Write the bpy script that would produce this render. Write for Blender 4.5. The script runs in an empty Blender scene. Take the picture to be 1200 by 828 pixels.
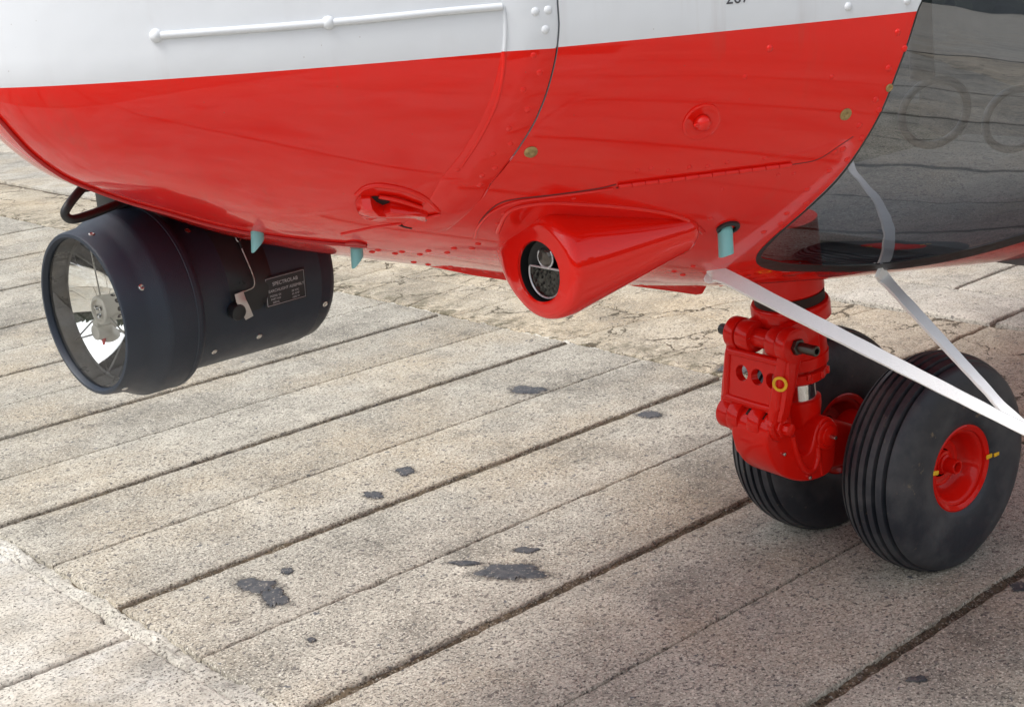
import bpy, bmesh, math, random
import numpy as np
from mathutils import Vector, Matrix, noise
from mathutils.bvhtree import BVHTree
from mathutils.geometry import delaunay_2d_cdt
random.seed(7)
R = math.radians
SC = bpy.context.scene
COL = SC.collection

# ------------------------------------------------------------------ camera
FPX = 1678.777                      # focal length in pixels of a 1200 px wide frame
CX, CY = 600.0, 400.0
CAM = Vector((0, 0, 1.32))
MR = Matrix(((0.73899488, 0.23074738, -0.63296304),
             (-0.67014392, 0.15521398, -0.72582074),
             (-0.06923652, 0.96055415, 0.26933629)))
cam = bpy.data.cameras.new('camera')
cam.sensor_width = 36
cam.lens = FPX / 1200 * 36
cam.shift_y = -14 / 1200
cam.clip_start = 0.05
cam.clip_end = 2000
camo = bpy.data.objects.new('camera', cam)
COL.objects.link(camo)
camo.matrix_world = Matrix.Translation(CAM) @ MR.to_4x4()
SC.camera = camo

# ------------------------------------------------------------------ light
SUN_EL, SUN_AZ = 58, 165            # azimuth: direction the light comes from, degrees ccw from +X
w = bpy.data.worlds.new('World'); SC.world = w; w.use_nodes = True
nt = w.node_tree; nt.nodes.clear()
sky = nt.nodes.new('ShaderNodeTexSky'); sky.sky_type = 'NISHITA'; sky.sun_disc = False
sky.sun_elevation = R(SUN_EL); sky.sun_rotation = R(90 - SUN_AZ); sky.air_density = 1.0; sky.dust_density = 3.0
hs = nt.nodes.new('ShaderNodeHueSaturation'); hs.inputs['Saturation'].default_value = 0.28
bg = nt.nodes.new('ShaderNodeBackground'); bg.inputs[1].default_value = 0.15
wo = nt.nodes.new('ShaderNodeOutputWorld')
nt.links.new(sky.outputs[0], hs.inputs['Color']); nt.links.new(hs.outputs[0], bg.inputs[0]); nt.links.new(bg.outputs[0], wo.inputs[0])
sun = bpy.data.lights.new('sun', 'SUN'); sun.energy = 1.3; sun.angle = R(22); sun.color = (1.0, 0.96, 0.9)
suno = bpy.data.objects.new('sun', sun); COL.objects.link(suno)
sd = Vector((math.cos(R(SUN_AZ)) * math.cos(R(SUN_EL)), math.sin(R(SUN_AZ)) * math.cos(R(SUN_EL)), math.sin(R(SUN_EL))))
suno.rotation_euler = sd.to_track_quat('Z', 'Y').to_euler()
SC.view_settings.view_transform = 'Standard'; SC.view_settings.look = 'None'
SC.view_settings.exposure = 0.78; SC.view_settings.gamma = 1

# ------------------------------------------------------------------ helpers
def tag(o, label=None, cat=None, group=None, kind=None):
    if label: o['label'] = label
    if cat: o['category'] = cat
    if group: o['group'] = group
    if kind: o['kind'] = kind
    return o
def link(name, me, parent=None):
    o = bpy.data.objects.new(name, me); COL.objects.link(o)
    if parent is not None: o.parent = parent
    return o
def empty(name, loc=(0, 0, 0)):
    o = bpy.data.objects.new(name, None); COL.objects.link(o); o.location = loc
    o.empty_display_size = .05
    return o
def fin(me, mats, smooth=True, ang=35):
    for m in (mats if isinstance(mats, (list, tuple)) else [mats]): me.materials.append(m)
    if smooth:
        me.polygons.foreach_set('use_smooth', [True] * len(me.polygons))
        if ang: me.set_sharp_from_angle(angle=R(ang))
    me.update()
def mesh(name, vs, fs, mat, parent=None, smooth=True, ang=35, root=None):
    me = bpy.data.meshes.new(name); me.from_pydata([tuple(v) for v in vs], [], fs); fin(me, mat, smooth, ang)
    return link(name, me, parent)
def bmobj(name, bm, mat, parent=None, smooth=True, ang=35):
    bmesh.ops.recalc_face_normals(bm, faces=bm.faces[:])
    me = bpy.data.meshes.new(name); bm.to_mesh(me); bm.free(); fin(me, mat, smooth, ang)
    return link(name, me, parent)
def frame(z, hint=Vector((0, 0, 1))):
    z = Vector(z).normalized()
    x = hint.cross(z)
    if x.length < 1e-4: x = Vector((1, 0, 0)).cross(z)
    x.normalize(); y = z.cross(x)
    return x, y, z
def lathe_bm(bm, prof, C, A, n=48, hint=Vector((0, 0, 1)), cap=True):
    """prof: (axial, radius) from one end to the other"""
    x, y, z = frame(A, hint); C = Vector(C); rings = []
    for s, r in prof:
        if r < 1e-6: rings.append([bm.verts.new(C + z * s)])
        else: rings.append([bm.verts.new(C + z * s + x * (r * math.cos(2 * math.pi * k / n)) + y * (r * math.sin(2 * math.pi * k / n))) for k in range(n)])
    for a, b in zip(rings, rings[1:]):
        for k in range(n):
            k2 = (k + 1) % n
            if len(a) == 1 and len(b) == 1: continue
            if len(a) == 1: bm.faces.new((a[0], b[k], b[k2]))
            elif len(b) == 1: bm.faces.new((a[k], a[k2], b[0]))
            else: bm.faces.new((a[k], a[k2], b[k2], b[k]))
    if cap:
        for rg in (rings[0], rings[-1]):
            if len(rg) > 1: bm.faces.new(rg)
    return bm
def lathe(name, prof, C, A, mat, parent=None, n=48, cap=True, ang=35, flip=None):
    bm = lathe_bm(bmesh.new(), prof, C, A, n, cap=cap)
    if flip is not None:
        me = bpy.data.meshes.new(name); bm.faces.ensure_lookup_table(); bm.normal_update(); f0 = bm.faces[0]
        if f0.normal.dot(Vector(A)) * flip < 0: bmesh.ops.reverse_faces(bm, faces=bm.faces[:])
        bm.to_mesh(me); bm.free(); fin(me, mat, True, ang); return link(name, me, parent)
    return bmobj(name, bm, mat, parent, ang=ang)
def cyl_prof(h, r, b=.002):
    return [(0, 0), (0, r - b), (b * .3, r - b * .3), (b, r), (h - b, r), (h - b * .3, r - b * .3), (h, r - b), (h, 0)]
def cyl_bm(bm, P0, P1, r, b=.002, n=32):
    P0 = Vector(P0); P1 = Vector(P1)
    return lathe_bm(bm, cyl_prof((P1 - P0).length, r, b), P0, P1 - P0, n)
def cyl(name, P0, P1, r, mat, parent=None, b=.002, n=32):
    return bmobj(name, cyl_bm(bmesh.new(), P0, P1, r, b, n), mat, parent)
def smooth_path(pts, k=8):
    pts = [Vector(p) for p in pts]; out = []
    P = [pts[0] * 2 - pts[1]] + pts + [pts[-1] * 2 - pts[-2]]
    for i in range(1, len(P) - 2):
        p0, p1, p2, p3 = P[i - 1:i + 3]
        for j in range(k):
            t = j / k
            out.append(.5 * ((2 * p1) + (p2 - p0) * t + (2 * p0 - 5 * p1 + 4 * p2 - p3) * t * t + (3 * p1 - p0 - 3 * p2 + p3) * t ** 3))
    out.append(pts[-1]); return out
def tube_bm(bm, pts, r, n=10, rf=None):
    pts = [Vector(p) for p in pts]; rings = []; up = None
    for i, p in enumerate(pts):
        d = (pts[min(i + 1, len(pts) - 1)] - pts[max(i - 1, 0)]).normalized()
        if up is None: up = frame(d)[0]
        up = (up - d * up.dot(d)).normalized(); s = d.cross(up)
        rr = r * (rf(i / (len(pts) - 1)) if rf else 1)
        rings.append([bm.verts.new(p + up * (rr * math.cos(2 * math.pi * k / n)) + s * (rr * math.sin(2 * math.pi * k / n))) for k in range(n)])
    for a, b in zip(rings, rings[1:]):
        for k in range(n): bm.faces.new((a[k], a[(k + 1) % n], b[(k + 1) % n], b[k]))
    bm.faces.new(rings[0]); bm.faces.new(rings[-1])
    return bm
def tube(name, pts, r, mat, parent=None, n=10, k=6, rf=None):
    return bmobj(name, tube_bm(bmesh.new(), smooth_path(pts, k) if k > 1 else pts, r, n, rf), mat, parent, ang=60)
def prism(name, pts3, nrm, t, mat, parent=None, bev=.004, seg=3, holes=None, ang=30):
    """extrude the closed outline pts3 by t along nrm (centred), bevelled"""
    nrm = Vector(nrm).normalized(); bm = bmesh.new()
    a = [bm.verts.new(Vector(p) - nrm * t / 2) for p in pts3]; b = [bm.verts.new(Vector(p) + nrm * t / 2) for p in pts3]
    n = len(a); bm.faces.new(a); bm.faces.new(b[::-1])
    for k in range(n): bm.faces.new((a[k], b[k], b[(k + 1) % n], a[(k + 1) % n]))
    bmesh.ops.recalc_face_normals(bm, faces=bm.faces[:])
    if bev:
        es = [e for e in bm.edges if len(e.link_faces) == 2 and e.calc_face_angle(0) > R(40)]
        bmesh.ops.bevel(bm, geom=es, offset=bev, segments=seg, affect='EDGES', profile=.5, clamp_overlap=True)
    return bmobj(name, bm, mat, parent, ang=ang)
def box(name, C, ax, size, mat, parent=None, bev=.003):
    """ax: three axes, size: full lengths"""
    C = Vector(C); x, y, z = [Vector(a).normalized() for a in ax]; sx, sy, sz = [s / 2 for s in size]
    pts = [C + x * sx * i + y * sy * j for i, j in ((-1, -1), (1, -1), (1, 1), (-1, 1))]
    return prism(name, pts, z, size[2], mat, parent, bev)

# ------------------------------------------------------------------ materials
def mat(name):
    m = bpy.data.materials.new(name); m.use_nodes = True; t = m.node_tree
    return m, t, t.nodes['Principled BSDF']
class NB:
    def __init__(s, t): s.t = t
    def n(s, typ, **kw):
        x = s.t.nodes.new(typ)
        for k, v in kw.items():
            if k.startswith('i_'):
                key = k[2:]; key = int(key) if key.isdigit() else key
                x.inputs[key].default_value = v
            else: setattr(x, k, v)
        return x
    def l(s, a, b): s.t.links.new(a, b)
    def pos(s): return s.n('ShaderNodeNewGeometry').outputs['Position']
    def noise(s, scale, detail=4, rough=.55, vec=None, dist=0):
        x = s.n('ShaderNodeTexNoise'); x.inputs['Scale'].default_value = scale; x.inputs['Detail'].default_value = detail
        x.inputs['Roughness'].default_value = rough; x.inputs['Distortion'].default_value = dist
        s.l(vec or s.pos(), x.inputs['Vector']); return x
    def vor(s, scale, feat='F1', vec=None, rnd=1):
        x = s.n('ShaderNodeTexVoronoi'); x.feature = feat; x.inputs['Scale'].default_value = scale
        x.inputs['Randomness'].default_value = rnd
        s.l(vec or s.pos(), x.inputs['Vector']); return x
    def ramp(s, f, stops):
        x = s.n('ShaderNodeValToRGB'); e = x.color_ramp.elements
        while len(e) < len(stops): e.new(.5)
        for q, (p, c) in zip(e, stops): q.position = p; q.color = (c if len(c) == 4 else (*c, 1)) if isinstance(c, tuple) else (c, c, c, 1)
        s.l(f, x.inputs[0]); return x.outputs[0]
    def mix(s, f, a, b, mode='MIX'):
        x = s.n('ShaderNodeMix', data_type='RGBA', blend_type=mode)
        for v, i in ((f, 0), (a, 6), (b, 7)):
            if hasattr(v, 'links'): s.l(v, x.inputs[i])
            elif i == 0: x.inputs[0].default_value = v
            else: x.inputs[i].default_value = (*v, 1) if len(v) == 3 else v
        return x.outputs[2]
    def math(s, op, a, b=0, c=0):
        x = s.n('ShaderNodeMath', operation=op)
        for v, i in ((a, 0), (b, 1), (c, 2)):
            if hasattr(v, 'links'): s.l(v, x.inputs[i])
            else: x.inputs[i].default_value = v
        return x.outputs[0]
    def bump(s, h, strength, dist, bsdf, prev=None):
        x = s.n('ShaderNodeBump'); x.inputs['Strength'].default_value = strength; x.inputs['Distance'].default_value = dist
        s.l(h, x.inputs['Height'])
        if prev is not None: s.l(prev, x.inputs['Normal'])
        if bsdf is not None: s.l(x.outputs[0], bsdf.inputs['Normal'])
        return x.outputs[0]

def paint(name, col, rough=.22, coat=.8, dirt=.18, orange=.24, skin=False):
    m, t, b = mat(name); k = NB(t)
    big = k.noise(5, 5).outputs[0]; fine = k.noise(60, 3).outputs[0]
    d = k.ramp(big, [(.35, 0.0), (.75, 1.0)])
    c = k.mix(k.math('MULTIPLY', d, dirt), col, tuple(x * .72 + .01 for x in col))
    sp = k.vor(75).outputs['Distance']
    spk = k.math('MULTIPLY', k.math('LESS_THAN', sp, .05), k.math('GREATER_THAN', fine, .56))
    c = k.mix(k.math('MULTIPLY', spk, .5), c, (.16, .09, .06))
    if name == 'gear_red_paint':
        pt = k.ramp(k.n('ShaderNodeNewGeometry').outputs['Pointiness'], [(.60, 0.0), (.68, 1.0)])
        chip = k.math('MULTIPLY', pt, k.math('GREATER_THAN', k.noise(110, 5, .7).outputs[0], .58))
        c = k.mix(k.math('MULTIPLY', chip, .8), c, (.32, .27, .25))
        crev_shade = k.ramp(k.n('ShaderNodeNewGeometry').outputs['Pointiness'], [(.41, 1.0), (.485, 0.0)])  # crevice shade painted into the gear colour
        c = k.mix(k.math('MULTIPLY', crev_shade, .7), c, (.05, .012, .010))
    if skin:
        mp = k.n('ShaderNodeMapping'); mp.inputs['Scale'].default_value = (34, 34, 2.2); k.l(k.pos(), mp.inputs['Vector'])
        sk = k.ramp(k.noise(1.0, 5, .6, mp.outputs[0]).outputs[0], [(.52, 0.0), (.74, 1.0)])
        c = k.mix(k.math('MULTIPLY', k.math('MULTIPLY', sk, k.ramp(k.noise(4, 4).outputs[0], [(.45, 0.0), (.65, 1.0)])), .22), c, (.20, .10, .07))
    if skin: c = k.mix(k.n('ShaderNodeNewGeometry').outputs['Backfacing'], c, (.085, .095, .09))
    k.l(c, b.inputs['Base Color'])
    k.l(k.ramp(big, [(.3, rough * .8), (.8, rough * 1.35)]), b.inputs['Roughness'])
    b.inputs['Coat Weight'].default_value = coat; b.inputs['Coat Roughness'].default_value = .055; b.inputs['Coat IOR'].default_value = 1.5; b.inputs['Specular IOR Level'].default_value = .06
    k.bump(k.noise(6.5, 3, .5).outputs[0], orange, .02, b)
    k2 = k.bump(k.noise(190, 2).outputs[0], .03, .0006, None)
    return m
def simple(name, col, rough=.5, metal=0, bump=0, bscale=200, var=.15, vscale=20, coat=0):
    m, t, b = mat(name); k = NB(t)
    f = k.ramp(k.noise(vscale, 5).outputs[0], [(.3, 0.0), (.7, 1.0)])
    k.l(k.mix(k.math('MULTIPLY', f, var), col, tuple(x * .5 for x in col)), b.inputs['Base Color'])
    k.l(k.ramp(k.noise(vscale * 2, 4).outputs[0], [(.2, max(0, rough - .1)), (.8, min(1, rough + .12))]), b.inputs['Roughness'])
    b.inputs['Metallic'].default_value = metal; b.inputs['Coat Weight'].default_value = coat
    if bump: k.bump(k.noise(bscale, 3).outputs[0], bump, .001, b)
    return m
RED = paint('red_paint', (.73, .008, .003))
RED_SKIN = paint('red_skin_paint', (.73, .008, .003), skin=True); WHITE_SKIN = paint('white_skin_paint', (.66, .685, .72), rough=.3, coat=.35, dirt=.06, skin=True)
WHITE = paint('white_paint', (.66, .685, .72), rough=.3, coat=.35, dirt=.06)
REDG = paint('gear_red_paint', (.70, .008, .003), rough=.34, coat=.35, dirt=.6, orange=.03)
BLACKM = simple('black_metal', (.018, .02, .023), .35, .3)
DARKBOLT = simple('oiled_steel', (.10, .095, .085), .35, .9, bump=.2)
STEEL = simple('steel', (.62, .61, .58), .28, 1, bump=.1)
CHROME = simple('chrome', (.86, .87, .88), .1, 1, var=.05)
BRASS = simple('chipped_brass', (.45, .33, .15), .45, .7, bump=.5, var=.9, vscale=120)
SEAL = simple('black_seal', (.012, .013, .014), .42, 0)
CYAN = simple('turquoise_plastic', (.20, .50, .50), .4, 0)
YEL = simple('yellow_paint', (.85, .50, .01), .45)
SLMAT = simple('searchlight_paint', (.011, .020, .036), .42, 0, bump=.5, bscale=900, var=.25, vscale=14)
STRAP = simple('white_webbing', (.84, .84, .85), .7, 0, bump=.9, bscale=420, var=.08)
WIRE = simple('steel_wire', (.5, .49, .46), .35, .9)
INT = simple('cockpit_grey', (.11, .115, .12), .6, 0, var=.3)
INTL = simple('cockpit_light_grey', (.22, .235, .25), .5, 0, var=.3)
DARK = simple('dark_gap', (.02, .008, .007), .7); GAPR = simple('shadow_red_sealant', (.14, .006, .005), .6); GAPW = simple('grey_sealant', (.20, .23, .27), .6)
PRINT = simple('print_white', (.42, .43, .45), .5)
INK = simple('stencil_ink', (.05, .05, .06), .5)
ALU = simple('etched_plate', (.03, .03, .034), .35, .5)

def rubber():
    m, t, b = mat('tyre_rubber'); k = NB(t)
    n1 = k.noise(9, 6, .6).outputs[0]; n2 = k.noise(70, 4).outputs[0]
    dust = k.math('MULTIPLY', k.ramp(n1, [(.44, 0.0), (.66, 1.0)]), .75)
    c = k.mix(dust, (.022, .026, .035), (.092, .093, .095))
    mud = k.math('MULTIPLY', k.ramp(k.noise(26, 5, .7).outputs[0], [(.645, 0.0), (.68, 1.0)]), k.ramp(n2, [(.4, 0.0), (.6, 1.0)]))
    c = k.mix(k.math('MULTIPLY', mud, .8), c, (.22, .17, .11))
    k.l(c, b.inputs['Base Color']); k.l(k.ramp(n1, [(.3, .36), (.7, .7)]), b.inputs['Roughness'])
    k.bump(n2, .25, .002, b); return m
RUB = rubber()

def concrete(name, c1, c2, stone=1.0, rough_bump=1.0, warm=(.44, .36, .25), crack=0.0):
    m, t, b = mat(name); k = NB(t); P = k.pos()
    def off(v):
        x = k.n('ShaderNodeVectorMath', operation='ADD'); k.l(P, x.inputs[0]); x.inputs[1].default_value = (v, v * .7, v * 1.3); return x.outputs[0]
    big = k.noise(1.5, 6, .62, P).outputs[0]; mid = k.noise(8, 7, .68, P).outputs[0]
    fine = k.noise(150, 5, .7, P).outputs[0]; fl1 = k.noise(125, 4, .65, off(5)).outputs[0]; fl2 = k.noise(140, 4, .65, off(11)).outputs[0]
    c = k.mix(k.ramp(mid, [(.36, 0.0), (.64, 1.0)]), c1, c2)
    c = k.mix(k.math('MULTIPLY', k.ramp(big, [(.46, 0.0), (.66, 1.0)]), .6), c, warm)
    st = k.ramp(k.noise(2.6, 7, .72, off(3)).outputs[0], [(.50, 0.0), (.68, 1.0)])
    c = k.mix(k.math('MULTIPLY', st, .72), c, tuple(x * .40 for x in c1))
    st2 = k.ramp(k.noise(4.2, 7, .7, off(17)).outputs[0], [(.54, 0.0), (.70, 1.0)])
    c = k.mix(k.math('MULTIPLY', st2, .45), c, tuple(min(.8, x * 1.35) for x in c2))
    oi = k.n('ShaderNodeObjectInfo').outputs['Random']
    hv = k.n('ShaderNodeHueSaturation'); k.l(c, hv.inputs['Color']); k.l(k.ramp(oi, [(0.0, .90), (1.0, 1.07)]), hv.inputs['Value']); c = hv.outputs[0]
    g = k.vor(300, vec=P); gr = k.n('ShaderNodeSeparateColor'); k.l(g.outputs['Color'], gr.inputs[0])
    c = k.mix(k.math('MULTIPLY', k.math('LESS_THAN', gr.outputs[0], .22), .35 * stone), c, (.12, .105, .085))
    c = k.mix(k.math('MULTIPLY', k.math('GREATER_THAN', gr.outputs[0], .86), .45 * stone), c, (.72, .68, .58))
    c = k.mix(k.math('MULTIPLY', k.ramp(fl2, [(.62, 0.0), (.645, 1.0)]), .8 * stone), c, (.70, .67, .60))
    c = k.mix(k.math('MULTIPLY', k.ramp(fl1, [(.585, 0.0), (.615, 1.0)]), .85 * stone), c, (.085, .08, .078))
    wv = k.n('ShaderNodeVectorMath', operation='ADD')
    ws = k.n('ShaderNodeVectorMath', operation='SCALE'); ws.inputs[3].default_value = .026
    k.l(k.noise(65, 3, .6, P).outputs[1], ws.inputs[0]); k.l(P, wv.inputs[0]); k.l(ws.outputs[0], wv.inputs[1])
    s = k.vor(60, vec=wv.outputs[0]); sr = k.n('ShaderNodeSeparateColor'); k.l(s.outputs['Color'], sr.inputs[0])
    pick = k.math('MULTIPLY', k.math('LESS_THAN', sr.outputs[1], .10), k.math('LESS_THAN', s.outputs['Distance'], .36))
    c = k.mix(k.math('MULTIPLY', pick, .8 * stone), c, k.mix(sr.outputs[2], (.075, .085, .105), (.15, .13, .11)))
    pit = k.ramp(fine, [(.37, 1.0), (.43, 0.0)])
    c = k.mix(k.math('MULTIPLY', pit, .85), c, (.05, .044, .036))
    if name == 'concrete_grey':
        sp = k.n('ShaderNodeSeparateXYZ'); k.l(P, sp.inputs[0])
        fr_ = k.math('ABSOLUTE', k.math('SUBTRACT', k.math('FRACT', k.math('DIVIDE', k.math('ADD', sp.outputs[1], 20 * .675 - 1.365 + .3375), .675)), .5))
        edge = k.math('MULTIPLY', k.ramp(fr_, [(0.0, 1.0), (.05, 0.0)]), k.ramp(k.noise(20, 6, .75, P).outputs[0], [(.36, 0.0), (.60, 1.0)]))
        c = k.mix(k.math('MULTIPLY', edge, .55), c, (.17, .135, .09))
    if crack:
        sx = k.n('ShaderNodeSeparateXYZ'); k.l(P, sx.inputs[0])
        mo = k.math('MULTIPLY', k.ramp(k.math('SUBTRACT', sx.outputs[0], 3.21), [(0.0, 1.0), (.26, 0.0)]), k.ramp(k.noise(16, 7, .78, off(2)).outputs[0], [(.46, 0.0), (.58, 1.0)]))
        c = k.mix(k.math('MULTIPLY', mo, .85), c, (.075, .068, .038))
        w2 = k.n('ShaderNodeVectorMath', operation='SCALE'); w2.inputs[3].default_value = .22; k.l(k.noise(7, 5, .65, P).outputs[1], w2.inputs[0])
        w3 = k.n('ShaderNodeVectorMath', operation='ADD'); k.l(P, w3.inputs[0]); k.l(w2.outputs[0], w3.inputs[1])
        cv = k.vor(3.4, 'DISTANCE_TO_EDGE', w3.outputs[0]); wob = k.ramp(k.noise(5, 4, .6, P).outputs[0], [(.42, 0.0), (.62, .028)])
        line = k.math('LESS_THAN', cv.outputs['Distance'], wob)
        c = k.mix(k.math('MULTIPLY', line, crack), c, (.07, .055, .035))
    k.l(c, b.inputs['Base Color']); b.inputs['Roughness'].default_value = .88
    b.inputs['Specular IOR Level'].default_value = .3
    h = k.math('ADD', k.math('MULTIPLY', k.ramp(fine, [(.30, 0.0), (.46, 1.0)]), .8), k.math('MULTIPLY', fl1, .2))
    p = k.bump(mid, .45 * rough_bump, .025, None)
    k.bump(h, .7 * rough_bump, .004, b, p)
    return m
CON = concrete('concrete_grey', (.325, .303, .255), (.465, .437, .372))
CONP = concrete('concrete_pale', (.46, .44, .39), (.66, .64, .58), stone=.5, rough_bump=1.0)
CONO = concrete('concrete_sandy', (.40, .345, .26), (.52, .46, .36), stone=.7, warm=(.48, .38, .25), crack=.85)
CONF = concrete('concrete_far', (.35, .33, .285), (.49, .465, .41), stone=.8)
MORT = concrete('mortar_white', (.40, .38, .335), (.56, .54, .485), stone=.5, rough_bump=1.0, warm=(.46, .43, .35))
SOIL = concrete('joint_soil', (.055, .042, .028), (.15, .115, .075), stone=.4, rough_bump=1.5, warm=(.10, .08, .05))
def tarmat():
    m, t, b = mat('tar'); k = NB(t)
    n = k.noise(120, 5, .7).outputs[0]; c = k.mix(k.ramp(k.noise(30, 5, .7).outputs[0], [(.4, 0.0), (.65, 1.0)]), (.040, .043, .050), (.085, .083, .085))
    c = k.mix(k.ramp(n, [(.58, 0.0), (.64, 1.0)]), c, (.26, .235, .20))
    k.l(c, b.inputs['Base Color']); b.inputs['Roughness'].default_value = .62; k.bump(n, .8, .002, b); return m
def stainmat():
    m, t, b = mat('stain'); k = NB(t); b.inputs['Base Color'].default_value = (.10, .09, .08, 1); b.inputs['Roughness'].default_value = .8
    tr = k.n('ShaderNodeBsdfTransparent'); mx = k.n('ShaderNodeMixShader'); at = k.n('ShaderNodeAttribute'); at.attribute_name = 'edge'
    k.l(k.math('MULTIPLY', at.outputs['Fac'], k.ramp(k.noise(70, 6, .75).outputs[0], [(.40, 0.0), (.60, .85)])), mx.inputs[0]); k.l(tr.outputs[0], mx.inputs[1]); k.l(b.outputs[0], mx.inputs[2]); k.l(mx.outputs[0], t.nodes['Material Output'].inputs[0]); return m
TAR = tarmat(); STAIN = stainmat()

def glassmat(name, tint, ior=1.9, rough=.012, wav=.08):
    m, t, b = mat(name); k = NB(t)
    out = t.nodes['Material Output']; t.nodes.remove(b)
    tr = k.n('ShaderNodeBsdfTransparent'); tr.inputs[0].default_value = (*tint, 1)
    gl = k.n('ShaderNodeBsdfGlossy'); gl.inputs['Roughness'].default_value = rough; gl.inputs['Color'].default_value = (.95, .96, 1, 1)
    fr = k.n('ShaderNodeFresnel'); fr.inputs['IOR'].default_value = ior
    mx = k.n('ShaderNodeMixShader'); k.l(fr.outputs[0], mx.inputs[0]); k.l(tr.outputs[0], mx.inputs[1]); k.l(gl.outputs[0], mx.inputs[2])
    bp = k.n('ShaderNodeBump'); bp.inputs['Strength'].default_value = wav; bp.inputs['Distance'].default_value = .01
    k.l(k.noise(4, 2).outputs[0], bp.inputs['Height']); k.l(bp.outputs[0], gl.inputs['Normal'])
    k.l(mx.outputs[0], out.inputs[0]); return m
TINT = glassmat('tinted_acrylic', (.38, .42, .46), 2.4, wav=.38)
CLEAR = glassmat('clear_glass', (.93, .94, .93), 1.38)

# ------------------------------------------------------------------ view rays (to read positions off known planes and surfaces)
def ray(px, py): return (MR @ Vector((px - CX, -(py - CY), -FPX))).normalized()
def ground_at(px, py, z=0.0):
    r = ray(px, py); return CAM + r * ((z - CAM.z) / r.z)
def on_plane(px, py, P, N):
    r = ray(px, py); N = Vector(N); return CAM + r * ((Vector(P) - CAM).dot(N) / r.dot(N))

def depth_pt(px, py, d): r = ray(px, py); return CAM + r * (d / r.dot(MR @ Vector((0, 0, -1))))

# ------------------------------------------------------------------ ground
ground = None
def cl01(v): return max(0., min(1., v))
def nz(p, s, seed=0): return noise.noise(Vector((p[0] * s + seed * 7.3, p[1] * s - seed * 3.1, seed * 1.7)))
def warp(p):
    return (p[0] + .0018 * nz(p, 18, 1) + .0026 * nz(p, 75, 2), p[1] + .0018 * nz(p, 18, 3) + .0026 * nz(p, 75, 4))
def slab(name, poly, mt, step=.014, gap=.0, z=0.0, depth=.022, rough=1.0, extra=None, rim=1.0):
    """poly: convex outline; edges crumble, the rim is worn down"""
    n = len(poly); cx = sum(p[0] for p in poly) / n; cy = sum(p[1] for p in poly) / n
    area = sum(poly[i][0] * poly[(i + 1) % n][1] - poly[(i + 1) % n][0] * poly[i][1] for i in range(n))
    if area < 0: poly = poly[::-1]
    pts = []; nrm = []
    for i in range(n):
        a = poly[i]; b = poly[(i + 1) % n]; L = math.hypot(b[0] - a[0], b[1] - a[1])
        k = max(1, int(L / step)); nx, ny = -(b[1] - a[1]) / L, (b[0] - a[0]) / L
        for j in range(k):
            t = j / k; pts.append((a[0] + (b[0] - a[0]) * t, a[1] + (b[1] - a[1]) * t))
            if j == 0:
                q = poly[i - 1]; L2 = math.hypot(a[0] - q[0], a[1] - q[1]); mx, my = -(a[1] - q[1]) / L2, (a[0] - q[0]) / L2
                nrm.append((nx + mx, ny + my))
            else: nrm.append((nx, ny))
    V = []; N = len(pts)
    rings = ((gap + .0, -depth), (gap, -.006), (gap + .0018 * rim, -.0012), (gap + .0045 * rim, 0))
    for ri, (ins, zz) in enumerate(rings):
        for p, q in zip(pts, nrm):
            s = warp(p) if rough else p
            if extra: s = extra(s)
            e = ins + rough * (.0018 * max(0, nz(p, 55, 5) + .15) + (.010 * max(0, nz(p, 9, 6) - .33))) * (1 + ri * .5)
            V.append((s[0] + q[0] * e, s[1] + q[1] * e, z + zz * (1 + (.5 * nz(p, 60, 8) if ri in (1, 2) else 0))))
    F = [tuple(range(3 * N, 4 * N))]
    for r in range(3):
        for i in range(N): F.append((r * N + i, r * N + (i + 1) % N, (r + 1) * N + (i + 1) % N, (r + 1) * N + i))
    return mesh(name, V, F, mt, ground, ang=50)

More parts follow.
